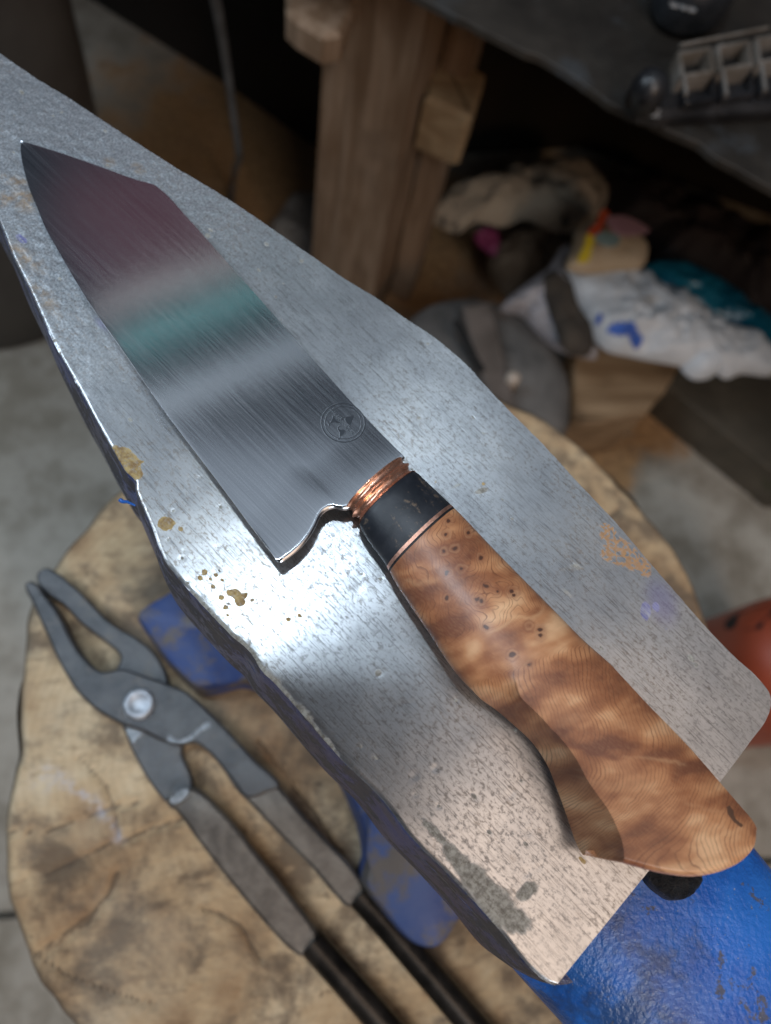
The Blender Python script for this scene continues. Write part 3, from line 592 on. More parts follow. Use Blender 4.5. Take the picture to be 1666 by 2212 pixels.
Rg = tri([(985, 1400), (1048, 1455), (1093, 1487), (1143, 1527), (1203, 1592), (1248, 1652), (1283, 1711), (1303, 1742), (1328, 1797), (1348, 1866)], .0082)
Rg = Rg[np.argsort(Rg[:, 0])]
def yl(x): return np.interp(x, *curve(Ls, 200).T)
def yr(x): return np.interp(x, *curve(Rs, 200).T)
def yg(x): return np.interp(x, *curve(Rg, 200).T)
x0 = Ls[0, 0]*.5+Rs[0, 0]*.5
NT = 150
th_ = np.linspace(0, np.pi, NT)                  # pi at the left edge, 0 at the right edge
def section(x, yL, yR, H, ridge=0., yG=None, bot=None):
    """closed section: upper part left to right, lower part back"""
    t = (1-np.cos(np.linspace(0, np.pi, NT)))/2
    oval = np.sqrt(np.clip(1-(2*t-1)**2, 0, 1))**.92
    y = yL+(yR-yL)*t; z = H*oval
    if ridge > 0:
        r = np.clip((yG-yL)/(yR-yL), .05, .8); k = int(NT*.38); t2 = np.r_[np.linspace(0, r, k, endpoint=False)**1.0, r+(1-r)*(1-(1-np.linspace(0, 1, NT-k))**1.6)]
        s = (t2-r)/(1-r); zz_ = np.where(t2 < r, -.56+(t2/r)**.95*1.56, 1.0+.05*np.sin(np.clip(s, 0, 1)*2.0)-.62*np.clip(s, 0, 1)**3.2)
        y2 = yL+(yR-yL)*t2; z2 = H*zz_; y = y*(1-ridge)+y2*ridge; z = z*(1-ridge)+z2*ridge
    yb = y[::-1][1:-1]; tb = (yb-yL)/(yR-yL); Hb = bot if bot is not None else H
    zb = -Hb*np.sqrt(np.clip(1-(2*tb-1)**2, 0, 1))**.8
    if ridge > 0:
        zr = z[0]*(1-tb)+z[-1]*tb-(Hb-.5*H)*np.clip(1-(2*tb-1)**2, 0, 1)**.75; zb = zb*(1-ridge)+np.minimum(zr, np.interp(yb, y, z)-.0002)*ridge
        dd_ = np.clip((-zb/Hb-.4)/.6, 0, 1)*ridge; cy_ = yL+(yR-yL)*.58; yb = cy_+(yb-cy_)*(1-.45*dd_)
    return np.column_stack([np.full(NT*2-2, x), np.r_[y, yb], np.r_[z, zb]])
def Hx(x): return np.interp(x, [0, .012, .05, .09, .135], [.0064, .0074, .0086, .0096, .0105])
def loft(name, xs, mat, hmul=None, wmul=None, ridge=False, attrs=None, sharp=35, skew=None):
    RS = []
    for i, x in enumerate(xs):
        a, b = float(yl(x)), float(yr(x)); c_ = (a+b)/2; k = 1 if wmul is None else wmul[i]; hk = 1 if hmul is None else hmul[i]
        rd = 0.
        bot = (.0062+.043*max(x, 0))*hk
        RS.append(section(x, c_+(a-c_)*k, c_+(b-c_)*k, Hx(x)*hk, rd, float(yg(max(x, Rg[0, 0]))), bot))
    if skew is not None: RS = [skew(r, x) for r, x in zip(RS, xs)]
    V, Fc = rings(RS); o = mesh(name, V, Fc, mat, kr, uv=V[:, :2], sharp=sharp); return o, V
xb0 = (kp(741, 1101)[0]+kp(878, 992)[0])/2; xb1 = (kp(769, 1129)[0]+kp(903, 1023)[0])/2; xl0 = (kp(833, 1220, .001)[0]+kp(983, 1101, .001)[0])/2
# copper bolster: two turned grooves between three beads
xs = np.linspace(xb0-.0004, xb1, 70); t = np.linspace(0, 1, 70)
prof = 1-.11*np.abs(np.sin(np.pi*t*2))**.9*(1)-.05*(1-ss(0, .06, t)); prof = prof+.02*np.cos(t*2*np.pi*2)*0
loft('bolster', xs, M_COPPER, prof*1.0, prof*.99, sharp=60)
xs = np.linspace(xb1, xl0-.0006, 30); t = np.linspace(0, 1, 30); rnd = 1-.035*(1-ss(0, .10, t))
loft('black_ferrule', xs, M_BOG, rnd, rnd)
loft('copper_spacer', np.linspace(xl0-.0006, xl0+.0003, 6), M_LINER, [1.004]*6, [1.003]*6)
loft('black_spacer', np.linspace(xl0+.0003, xl0+.0009, 5), M_BLACK)
# burl handle, its butt cut to a curved end
be = kpoly([(1258, 1848), (1348, 1868), (1408, 1883), (1473, 1888), (1533, 1875), (1583, 1850), (1612, 1822), (1624, 1795)], .002)
bo = np.argsort(be[:, 1]); be = np.vstack([Ls[-1:], be[bo][be[bo][:, 1] > Ls[-1, 1]+.001]]); BE = curve(be, 120)
xcut = lambda y: np.interp(y, BE[:, 1], BE[:, 0])
NL = 460; xh0 = xl0+.0009; xLe, xRe, xGe = Ls[-1, 0], Rs[-1, 0], float(kp(1348, 1867, .0075)[0]); RS = []
LC, RC, GC = curve(Ls, 300), curve(Rs, 300), curve(Rg, 300)
bulge = None
for s in np.linspace(0, 1, NL)[::-1]:
    xL, xR, xG = (xh0+(e-xh0)*s for e in (xLe, xRe, xGe))
    a, b = float(np.interp(xL, *LC.T)), float(np.interp(xR, *RC.T)); yG_ = float(np.interp(max(xG, Rg[0, 0]), *GC.T))
    x = (xL+xR)/2; sec = section(0, a, b, Hx(x), float(ss(XA, XB, xG)), yG_, .0062+.043*x)
    y = sec[:, 1]; f = np.clip((y-a)/(b-a), 0, 1); g0 = np.clip((yG_-a)/(b-a), .1, .8)
    xx = np.interp(f, [0, g0, 1], [xL, xG*.9+.1*(xL+(xR-xL)*g0), xR]); 
    if bulge is None: bulge = xcut(y)-xx
    xx = xx+bulge*s**4
    xx[NT:] -= .006*s**4*np.clip((-sec[NT:, 2]-.0045)/.006, 0, 1); sec[:, 0] = xx; RS.append(sec)
V = np.vstack(RS[::-1]).copy(); lim = xcut(V[:, 1])
sfrac = np.clip((V[:, 0]-(lim-.0022))/.0022, 0, 1); V[:, 2] *= (1-.16*sfrac**2.2)
n_ = NT*2-2; Fc = []
for i in range(NL-1):
    for j in range(n_): k = (j+1) % n_; Fc.append((i*n_+j, i*n_+k, (i+1)*n_+k, (i+1)*n_+j))
# rounded end cap rings
last = V[(NL-1)*n_:]; base = len(V); cc = last.mean(0); extra = []
for k, dx in ((.93, .0001), (.80, .0), (.55, -.0004), (.25, -.001), (.03, -.0015)):
    q_ = last.copy(); q_[:, 2] = cc[2]+(q_[:, 2]-cc[2])*k; q_[:, 0] += dx; extra.append(q_)
V = np.vstack([V]+extra)
for e in range(len(extra)):
    o0 = (NL-1)*n_ if e == 0 else base+(e-1)*n_; o1 = base+e*n_
    for j in range(n_): k = (j+1) % n_; Fc.append((o0+j, o0+k, o1+k, o1+j))
Fc.append(tuple(base+(len(extra)-1)*n_+j for j in range(n_)))
# figure of the wood, laid out on the frame the grain was traced in
Wd = V[:, :3]@KM+kb; cc_ = (Wd-C)@R; fxp = CX+F*cc_[:, 0]/-cc_[:, 2]; fyp = CY-F*cc_[:, 1]/-cc_[:, 2]
eyes = [(833+.22*a, 1066+.22*b) for a, b in ((610, 270), (815, 385), (590, 405), (575, 570), (683, 543), (940, 632), (742, 738), (597, 790), (605, 770), (605, 1022), (990, 905), (1100, 960), (1245, 962), (1262, 997), (900, 1040), (943, 1052), (990, 1310), (1415, 1300), (1520, 1340), (1520, 1395), (1245, 1585), (1410, 1675))]
X_ = fxp+7*fbm(fxp/45, fyp/45, 2, 3); Y_ = fyp+7*fbm(fxp/45, fyp/45, 9, 3)
low = ss(1350, 1470, Y_+.35*(X_-1050)); 
# lower field: near-vertical growth lines that bend at the crease and fan out toward the butt
crease = 1600+(X_-1200)*.28; crease = np.where(X_ > 1340, 1640-(X_-1340)*.10, crease); dc = Y_-crease
f1 = (X_-.16*(Y_-1500)*(dc < 0)+26*np.exp(-np.abs(dc)/30)*ss(1180, 1260, X_)+16*np.sin(Y_/70.)+22*fbm(X_/110, Y_/150, 4, 2))/8.4
bend = ss(0, 260, dc); f1 = f1+bend*((Y_-crease)*.55*ss(1560, 1330, X_)*.13+3.0*np.sin((Y_-1640)/75.))
# upper field: wide contour lines around the bud eyes
f0 = (X_*.75-Y_*.22+46*fbm(X_/85, Y_/85, 14, 2)+9*fbm(X_/30, Y_/30, 19, 2))/9.
for (ax, ay) in eyes: r2 = np.hypot(fxp-ax, fyp-ay); f0 = f0+1.9*np.exp(-(r2/12.)**2)
left_side = ss(0, 1, (ss(1010, 900, X_-(Y_-1250)*.55+60)))
ringsf = f0*(1-low)+f1*low
light_ring = np.zeros(len(V)); eyem = np.zeros(len(V)); halo = np.zeros(len(V))
for i, (ax, ay) in enumerate(eyes):
    r2 = np.hypot((fxp-ax)*(1+.25*math.sin(i*3.)), fyp-ay)+3.2*fbm(fxp/9+i, fyp/9, 3, 2); eyem = np.maximum(eyem, np.exp(-(r2/(5.0+1.2*math.sin(i*5.1)))**2)); light_ring = np.maximum(light_ring, np.exp(-((r2-8.5)/2.5)**2)*.8); halo = np.maximum(halo, np.exp(-((r2-13)/2.4)**2)*(.5+.3*math.sin(i*2.3))); halo = np.maximum(halo, np.exp(-((r2-2)/11.)**2)*.8)
cloud = .50+.70*fbm(fxp/110+3, fyp/55+(fxp/220), 23, 3)+.20*fbm(fxp/32, fyp/24, 29, 3)
cloud += .22*np.exp(-((fyp-(1560+.12*(fxp-1200)))/28.)**2)*ss(1150, 1250, fxp)-.26*np.exp(-((fyp-(1600+.16*(fxp-1200)))/22.)**2)*ss(1170, 1230, fxp)
cloud += .20*ss(1700, 1800, fyp); cloud -= .30*np.exp(-((dc)/9.)**2)*ss(1200, 1230, fxp)*ss(1350, 1320, fxp)
cloud -= .25*np.exp(-(np.hypot((fxp-905), (fyp-1290))/36.)**2)+.28*np.exp(-(np.hypot((fxp-960), (fyp-1375))/40.)**2); cloud -= .12*ss(1180, 1100, fyp)
for (bx, by, br, bk) in ((1395, 1780, 22, .25), (1350, 1850, 26, .3), (1530, 1750, 24, .2), (1330, 1590, 40, .2), (1460, 1690, 34, .15), (1110, 1410, 36, -.12), (1215, 1460, 30, -.15), (1100, 1330, 30, .18)): cloud -= bk*np.exp(-(np.hypot(fxp-bx, fyp-by)/br)**2)
def pline(L, w_):
    v = np.zeros(len(V)); Pq = np.column_stack([fxp+5*fbm(fxp/18, fyp/18, 7), fyp+5*fbm(fxp/18, fyp/18, 17)])
    for a, b in zip(L[:-1], L[1:]): v = np.maximum(v, seg(Pq, a, b, w_))
    return v
vein = np.maximum(pline([(1055, 1368), (1075, 1360), (1100, 1340), (1125, 1330), (1150, 1338), (1168, 1325), (1175, 1300)], 4.5), .55*pline([(1140, 1392), (1180, 1385), (1210, 1370)], 7))
vein = np.maximum(vein, .5*pline([(880, 1255), (905, 1262), (950, 1250)], 7)); vein = np.maximum(vein, .6*pline([(1350, 1637), (1420, 1640), (1480, 1652)], 4)); vein = np.maximum(vein, .5*pline([(1480, 1735), (1540, 1750), (1580, 1757)], 4)); vein = np.maximum(vein, .4*pline([(1210, 1560), (1290, 1545), (1350, 1570)], 10)); vein = np.maximum(vein, .35*pline([(1260, 1690), (1330, 1700), (1400, 1690)], 10))
vein = np.maximum(vein, light_ring); halo = np.maximum(halo, .75*pline([(1205, 1602), (1250, 1615), (1290, 1630), (1335, 1640)], 4))
soot = .95*pline([(1574, 1745), (1583, 1760), (1588, 1776), (1600, 1784)], 6.5); soot0 = np.maximum(np.exp(-(np.hypot(fxp-1581, fyp-1760)/12)**2), np.exp(-(np.hypot((fxp-1594)*.5, fyp-1774)/9)**2))*1.0
hd = mesh('handle', V, Fc, M_BURL, kr, uv=V[:, :2], sharp=24, attrs={'rings': ringsf, 'eyes': eyem, 'halo': halo, 'cloud': cloud, 'vein': vein, 'soot': soot})

# ---------------------------------------------------------------- tongs
tr = thing('blacksmith_tongs', 'tongs', 'open blacksmith tongs with a bright rivet lying on the stump beside the anvil', tuple(at(300, 1521, STUMP)))
ZT = STUMP+.0135
def tp(name, L, z0, z1, bev, mat, n=160, rough=.0003): return local(slab(name, offset(curve(poly(L, (z0+z1)/2+.003), n, True), .0006 if 'arm' in name else 0), z0, z1, bev*.7, mat, rough=rough, sharp=25), tr)
armA = [(97, 1230), (83, 1240), (84, 1256), (102, 1280), (137, 1303), (176, 1343), (213, 1372), (240, 1392), (262, 1414), (264, 1424), (257, 1441), (235, 1470), (240, 1520), (262, 1558), (273, 1578), (285, 1611), (310, 1661), (360, 1731), (375, 1745), (412, 1712), (408, 1668), (392, 1628), (394, 1608), (380, 1560), (362, 1500), (360, 1466), (345, 1431), (320, 1401), (290, 1379), (240, 1349), (200, 1310), (165, 1275), (122, 1241)]
armB = [(57, 1262), (58, 1274), (70, 1294), (90, 1338), (110, 1382), (125, 1416), (150, 1462), (172, 1494), (195, 1516), (212, 1532), (240, 1550), (265, 1562), (310, 1577), (350, 1596), (395, 1606), (422, 1602), (440, 1612), (462, 1632), (505, 1686), (540, 1721), (575, 1710), (600, 1701), (550, 1646), (510, 1602), (470, 1561), (436, 1527), (400, 1496), (360, 1480), (310, 1462), (262, 1448), (222, 1454), (207, 1448), (188, 1430), (165, 1401), (145, 1366), (130, 1336), (115, 1311), (95, 1287), (78, 1264), (68, 1258)]
a1 = tp('lower_arm', armA, STUMP+.0015, STUMP+.0098, .0016, M_TONG); a2 = tp('upper_arm', armB, STUMP+.0075, STUMP+.0165, .0018, M_TONG)
a1['label'] = 'arm passing under the rivet'; a2['label'] = 'arm passing over the rivet joint'
reinA = [(360, 1733), (372, 1742), (430, 1816), (500, 1906), (550, 1966), (600, 2022), (636, 2056), (650, 2064), (667, 2064), (682, 2050), (686, 2030), (684, 2014), (670, 1990), (620, 1926), (550, 1836), (480, 1752), (412, 1702)]
reinB = [(490, 1668), (500, 1690), (545, 1740), (610, 1808), (680, 1880), (725, 1934), (750, 1957), (768, 1957), (784, 1944), (789, 1928), (784, 1910), (765, 1880), (710, 1820), (650, 1755), (575, 1668), (545, 1640), (500, 1640)]
for nm, L in (('rein', reinA), ('rein', reinB)): tp(nm, L, STUMP+.0015, STUMP+.0145, .0022, M_REIN, rough=.0001)
for L in ([(672, 2034), (700, 2066), (760, 2134), (850, 2238), (980, 2392)], [(775, 1930), (806, 1964), (870, 2037), (960, 2142), (1120, 2330)]):
    P = curve([at(x, y, STUMP+.011) for x, y in L], 30); V, Fc = tube(P, np.linspace(.0062, .0066, 30), 24); local(mesh('rod_handle', V, Fc, M_ROD, sharp=50), tr)
rc = at(300, 1521, STUMP+.0175)[:2]; th = np.linspace(0, 2*np.pi, 48, endpoint=False); c2 = np.stack([np.cos(th), np.sin(th)], 1)
RS = [z3(rc+c2*r, STUMP+z) for r, z in ((.0072, .0155), (.0072, .0172), (.0066, .0185), (.0056, .0190), (.0046, .0188), (.0036, .0182), (.002, .0179), (.0002, .0178))]
V, Fc = rings(RS); local(mesh('rivet', V, Fc, M_RIVET, sharp=60), tr)
for L in ([(274, 1568), (284, 1566), (308, 1582), (298, 1592), (286, 1604), (279, 1596)],): tp('rubbed_corner', L, STUMP+.009, STUMP+.0103, .0004, M_SCUFF, 60)
for L in ([(362, 1590), (385, 1598), (410, 1588), (428, 1572), (452, 1560), (455, 1566), (430, 1582), (412, 1600), (385, 1606), (360, 1597)], [(367, 1734), (404, 1705), (406, 1706), (369, 1736)]):
    tp('rubbed_streak', L, STUMP+.0146, STUMP+.0167, .0003, M_SCUFF, 60)

# ---------------------------------------------------------------- background
M_BIN = simple('grey_bin_plastic', (.085, .072, .062), (.12, .105, .09), 12, .6, 0, .1, .001, (.16, .08, .03), (.74, .78))
bc0 = np.array([-.385, .70]); br = thing('bin', 'bin', 'dull grey round bin on the concrete floor behind the anvil heel', (bc0[0], bc0[1], 0))
th = np.linspace(0, 2*np.pi, 72, endpoint=False); c2 = np.stack([np.cos(th), np.sin(th)], 1)
RS = [z3(bc0+c2*r, z) for r, z in ((.163, .0), (.168, .006), (.172, .1), (.180, .25), (.190, .60), (.190, .61), (.184, .612), (.182, .60), (.158, .02))]
V, Fc = rings(RS); local(mesh('drum', V, Fc, M_BIN, sharp=50), br)
RS = [z3(bc0+c2*r, z) for r, z in ((.190, .585), (.196, .588), (.198, .605), (.192, .614), (.182, .612), (.182, .585))]
V, Fc = rings(RS, cap=False); local(mesh('rim', V, Fc, M_BIN, sharp=50), br)

def wood(name, c0, c1, axis='z'):
    g = G(name, rough=.75); o = g.obj(); st = (14, 14, 1.2) if axis == 'z' else (1.2, 14, 14)
    n = g.noise(g.mapping(o, st), 5, 4, .65, .5); k = g.noise(o, 9, 3, .6)
    col = g.mix(g.rmp(n, .35, .65), c0, c1); col = g.mix(g.rmp(k, .5, .7, 0, .6), col, tuple(x*.55 for x in c0)); g.set('Base Color', col)
    g.set('Normal', g.bump(n, .6, .003)); return g.m
M_POST = wood('old_post_wood', (.17, .105, .06), (.29, .205, .14)); M_BEAM = wood('tan_beam_wood', (.26, .17, .09), (.36, .26, .15), 'x')
M_TOP = simple('grimy_steel_sheet', (.020, .017, .014), (.055, .046, .037), 7, .5, .35, .3, .003, (.06, .065, .07), (.55, .7))
bn = thing('workbench', 'workbench', 'heavy dark workbench with an old wooden post and grimy top behind the anvil', (0.038, .62, 0))
def box(name, c, ax, ay, sx, sy, z0, z1, mat, root, bev=.003, tw=None):
    ax = np.array(ax)/np.linalg.norm(ax); ay = np.array([-ax[1], ax[0]]); P = []
    for i, j in ((-1, -1), (1, -1), (1, 1), (-1, 1)):
        for t_ in np.linspace(0, 1, 8, endpoint=False):
            a = {(-1, -1): (-1+2*t_, -1), (1, -1): (1, -1+2*t_), (1, 1): (1-2*t_, 1), (-1, 1): (-1, 1-2*t_)}[(i, j)]
            P.append(np.array(c)+ax*sx*a[0]+ay*sy*a[1])
    o = slab(name, np.array(P), z0, z1, bev, mat, smooth=False); 
    return local(o, root) if root else o
eA, eB = at(1060, 75, .52)[:2], at(1666, 400, .52)[:2]; ed = (eB-eA)/np.linalg.norm(eB-eA); en = np.array([-ed[1], ed[0]])
en = en if en[1] > 0 else -en
# post
p0, p1, p2 = at(674, 560, .13)[:2], at(842, 500, .13)[:2], None
pd = p1-p0; pw = np.linalg.norm(pd); pd = pd/pw; pn = np.array([-pd[1], pd[0]])
pc_ = (p0+p1)/2+pn*pw*.45
def post(L, z0, z1):
    P = poly(L, .13); P = np.vstack([a+(b-a)*t_ for a, b in zip(P, np.roll(P, -1, 0)) for t_ in np.linspace(0, 1, 8, endpoint=False)])
    local(slab('leg', P, z0, z1, .003, M_POST, smooth=False, rough=.001), bn)
post([(676, 520), (815, 590), (868, 500), (735, 420)], 0, .5125)
post([(872, 500), (918, 520), (950, 440), (900, 400)], 0, .5125)
# tabletop with a ragged front edge
tp_ = [eA-ed*1.3, eA-ed*.4, eA-ed*.05, eA+ed*.06+en*.004, eA+ed*.11-en*.004, eA+ed*.16+en*.003, eB-ed*.04-en*.002, eB+ed*.1, eB+ed*1.2, eB+ed*1.2+en*1.2, eA-ed*1.3+en*1.2]
cl = []
for a, b in zip(tp_, tp_[1:]+tp_[:1]): cl += [a+(b-a)*t_ for t_ in np.linspace(0, 1, 10, endpoint=False)]
local(slab('tabletop', np.array(cl), .514, .52, .0005, M_TOP, smooth=False, rough=.003), bn)
# added dark panel under the bench, makes the shade there black
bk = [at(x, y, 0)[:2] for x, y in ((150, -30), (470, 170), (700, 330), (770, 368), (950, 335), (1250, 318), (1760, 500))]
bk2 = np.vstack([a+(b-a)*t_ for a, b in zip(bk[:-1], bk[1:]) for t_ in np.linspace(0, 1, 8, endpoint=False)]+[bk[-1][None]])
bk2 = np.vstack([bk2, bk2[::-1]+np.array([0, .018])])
local(slab('shade_panel', bk2, .0, .5135, .001, simple('shade_black', (.006, .005, .004), (.016, .012, .009), 9, .8), smooth=False), bn)
# stub beam ends on both sides of the post
def prism_px(name, L, z0, z1, mat, root, bev=.004): return local(slab(name, np.vstack([a+(b-a)*t_ for a, b in zip(poly(L, z1), np.roll(poly(L, z1), -1, 0)) for t_ in np.linspace(0, 1, 6, endpoint=False)]), z0, z1, bev, mat, smooth=False), root)
o = prism_px('cross_beam', [(930, 118), (948, 100), (975, 112), (1050, 158), (1045, 185), (1022, 248), (1008, 250), (918, 210)], .30, .36, M_BEAM, bn)
o = prism_px('cross_beam', [(618, -90), (618, 20), (640, 42), (698, 78), (740, 70), (780, -20)], .425, .45, M_POST, bn)
# bent iron rod
M_IRON = simple('dark_iron', (.13, .135, .145), (.20, .21, .225), 30, .5, .6, .3, .001)
V, Fc = tube(curve([at(452, -60, .52), at(470, 20, .46), at(488, 130, .37), at(505, 250, .29), at(515, 318, .24), at(508, 365, .14), at(500, 420, .02), at(497, 440, .006)], 40), .0042, 12)
tag(mesh('bent_rod', V, Fc, M_IRON), category='iron rod', label='thin dark iron rod with a kink, leaning between the grey bin and the bench post')
# pale rag at the foot of the post
M_RAG = simple('pale_dusty_cloth', (.30, .27, .24), (.45, .42, .38), 14, .9, 0, .5, .004)
tag(pillow('rag', poly([(560, 560), (600, 470), (650, 420), (700, 430), (715, 520), (700, 620), (640, 640), (580, 610)], .0), .001, .03, M_RAG, .3, 22, 5), category='rag', label='pale dusty rag on the floor against the foot of the bench post')

# grid-sided crate on the bench
M_BLKP = simple('black_plastic', (.008, .008, .009), (.02, .02, .022), 40, .35, 0, .2, .001)
M_GREYP = simple('dusty_pale_rim_plastic', (.07, .055, .04), (.17, .155, .14), 25, .5, 0, .2, .001)
cr = thing('plastic_basket', 'plastic basket', 'black plastic basket with a grid of square cells on the bench top', tuple(at(1500, 170, .52)))
def bar(name, pts, r, z, mat, root, n=10):
    V, Fc = tube(curve([at(x, y, z) for x, y in pts], 14), r, n); return local(mesh(name, V, Fc, mat, sharp=50), root)
slabz = .535
prism_px('base', [(1372, 200), (1376, 178), (1390, 160), (1440, 148), (1740, 90), (1760, 225), (1560, 236), (1430, 245), (1385, 235)], .521, .532, M_BLKP, cr, .004)
def quad(c, w_, h_, sk=(.11, -.02)):
    x, y = c; return [(x, y), (x+w_, y-w_*.16), (x+w_+h_*.12, y+h_-w_*.16), (x+h_*.12, y+h_)]
cells = [((1470, 112), 66, 50), ((1553, 98), 66, 50), ((1637, 82), 66, 50), ((1480, 172), 62, 46), ((1560, 160), 64, 48), ((1644, 148), 64, 48)]
for i, (c_, w_, h_) in enumerate(cells):
    q_ = quad(c_, w_, h_); z = .545 if i < 3 else .538
    P = poly(q_, z); P = np.vstack([a+(b-a)*t_ for a, b in zip(P, np.roll(P, -1, 0)) for t_ in np.linspace(0, 1, 5, endpoint=False)]); P = curve(P, 40, True)
    RS = [z3(offset(P, .0016), .531), z3(offset(P, .0016), z-.0006), z3(offset(P, .0010), z), z3(offset(P, -.0012), z), z3(offset(P, -.0018), z-.0008), z3(offset(P, -.002), .533)]
    V, Fc = rings(RS, cap=False); o = local(mesh('cell_frame', V, Fc, M_GREYP if i in (0, 1, 2) else M_BLKP, sharp=50), cr)
for L in ([(1470, 98), (1560, 80)], [(1562, 80), (1660, 60)], [(1478, 165), (1483, 205)], [(1562, 150), (1570, 205)], [(1646, 140), (1654, 195)]): bar('rib', L, .0014, .546, M_GREYP, cr)
kc = at(1400, 195, .54); th = np.linspace(0, 2*np.pi, 32, endpoint=False); c2 = np.stack([np.cos(th), np.sin(th)], 1)
RS = [z3(kc[:2]+c2*r, z) for r, z in ((.012, .53), (.012, .543), (.009, .550), (.004, .553), (.0002, .5535))]; V, Fc = rings(RS); local(mesh('knob', V, Fc, M_BLKP), cr)
# black rounded casing at the top edge of the picture, lettering moulded on it
M_CASE = simple('black_rubber_casing', (.010, .012, .015), (.022, .025, .03), 60, .38, 0, .2, .0006)
kr2 = thing('round_casing', 'tool casing', 'rounded black tool casing with raised lettering at the top right corner above the basket', tuple(at(1500, -20, .53)))
P = curve(poly([(1428, -60), (1424, -15), (1440, 12), (1475, 32), (1515, 39), (1550, 34), (1578, 15), (1590, -20), (1588, -70), (1560, -130), (1450, -130)], .54), 90, True); RS = []
c_ = P.mean(0)
for k, z in ((.9, .521), (.97, .528), (1, .538), (.985, .548), (.93, .556), (.8, .562), (.5, .566), (.02, .568)): RS.append(z3(c_+(P-c_)*k, z))
V, Fc = rings(RS); local(mesh('casing', V, Fc, M_CASE), kr2)
fc = bpy.data.curves.new('lettering', 'FONT'); fc.body = 'CBC'; fc.size = .0098; fc.extrude = .0006; fc.align_x = 'CENTER'
fo_ = bpy.data.objects.new('lettering', fc); COL.objects.link(fo_); bpy.context.view_layer.update()
me = bpy.data.meshes.new_from_object(fo_.evaluated_get(bpy.context.evaluated_depsgraph_get())); bpy.data.objects.remove(fo_)
lo = bpy.data.objects.new('lettering', me); COL.objects.link(lo); me.materials.clear(); me.materials.append(simple('rubbed_letter_plastic', (.16, .16, .16), (.25, .25, .25), 80, .4))
lc = at(1475, 12, .5575); me.transform(Matrix.Translation(Vector(lc)) @ Matrix.Rotation(math.radians(180-12), 4, 'Z') @ Matrix.Rotation(math.radians(18), 4, 'X')); local(lo, kr2)

# pile of sacks and packaging under the bench
gB = 'packaging heaped under the bench'
def two(name, c0, c1, c2, t2, scale=18, rough=.5, sc=1): return simple(name, c0, c1, scale, rough, 0, .35, .003, c2, t2)
M_BAG = simple('white_plastic_film', (.52, .55, .58), (.70, .73, .76), 9, .38, 0, .25, .002, (.50, .40, .28), (.66, .78))
bg = thing('white_plastic_bag', 'plastic bag', 'crumpled white plastic bag with blue print on the heap under the bench', tuple(at(1420, 660, .17)))
BAG = [(1235, 555), (1262, 548), (1330, 556), (1380, 560), (1430, 590), (1500, 625), (1560, 668), (1630, 700), (1690, 740), (1690, 790), (1620, 790), (1585, 800), (1560, 783), (1478, 770), (1380, 752), (1320, 735), (1290, 700), (1262, 640), (1240, 600)]
o = pillow('bag_body', poly(BAG, .19), .17, .035, M_BAG, .32, 24, 3, n=160, nr=40); local(o, bg)
o = pillow('bag_corner', poly([(1478, 760), (1490, 790), (1510, 805), (1540, 806), (1562, 793), (1575, 770), (1560, 745), (1500, 740)], .18), .165, .022, simple('clean_white_film', (.62, .68, .74), (.75, .8, .85), 9, .35, 0, .2, .002), .2, 30, 4); local(o, bg)
M_PRINT = simple('blue_print', (.03, .09, .42), (.06, .16, .58), 60, .45)
for L in ([(1332, 690), (1345, 677), (1350, 681), (1340, 694)], [(1345, 697), (1356, 678), (1361, 682), (1352, 700)], [(1357, 700), (1366, 681), (1372, 685), (1363, 704)], [(1368, 703), (1374, 685), (1384, 692), (1376, 709)], [(1378, 712), (1388, 692), (1397, 697), (1388, 717)], [(1391, 718), (1400, 698), (1409, 704), (1399, 722)], [(1308, 660), (1314, 651), (1318, 664), (1311, 672)]):
    P = poly(L, .215); c_ = P.mean(0)
    # lay each printed stroke on the bag surface
    bm_ = bg.children[0].data; co = np.empty(len(bm_.vertices)*3); bm_.vertices.foreach_get('co', co); co = co.reshape(-1, 3)+np.array(bg.location)
    q = curve(P, 24, True); zz_ = []
    for p in q: i_ = np.argsort(np.sum((co[:, :2]-p)**2, 1)+(co[:, 2] < .172)*1)[:4]; zz_.append(co[i_, 2].max()+.0012)
    zc = max(zz_); V = np.column_stack([q, zz_]); o = mesh('blue_print', V, [tuple(range(24))], M_PRINT, None, smooth=False); local(o, bg)
M_CARD = simple('beige_card', (.42, .31, .19), (.52, .40, .27), 10, .7, 0, .3, .002, (.30, .22, .15), (.7, .8))
pk = thing('snack_carton', 'carton', 'beige torn carton with a red and yellow striped edge behind the white bag', tuple(at(1330, 510, .2)))
local(pillow('carton_body', poly([(1262, 470), (1300, 450), (1340, 462), (1385, 478), (1410, 500), (1402, 555), (1350, 562), (1262, 566), (1240, 560), (1250, 510)], .22), .20, .02, M_CARD, .12, 25, 6), pk)
def flat(name, L, z, mat, root, th_=.0015, n=60, amp=0):
    P = curve(poly(L, z), n, True); return local(slab(name, P, z-th_, z, .0005, mat, smooth=False), root)
flat('yellow_stripe', [(1252, 566), (1262, 530), (1272, 505), (1284, 512), (1280, 535), (1268, 565)], .233, simple('yellow_print', (.62, .42, .02), (.72, .52, .04), 20, .4), pk)
flat('red_stripe', [(1272, 505), (1290, 478), (1306, 450), (1316, 456), (1306, 480), (1284, 510)], .233, simple('red_print', (.42, .05, .02), (.50, .09, .03), 20, .4), pk)
flat('green_patch', [(1285, 512), (1300, 500), (1340, 512), (1336, 527), (1298, 526)], .234, simple('grey_green_print', (.16, .22, .20), (.22, .28, .26), 20, .5), pk)
flat('pink_patch', [(1312, 470), (1335, 464), (1380, 478), (1404, 496), (1380, 506), (1330, 502), (1316, 488)], .235, simple('dusky_pink_print', (.30, .15, .17), (.38, .22, .22), 20, .5), pk)
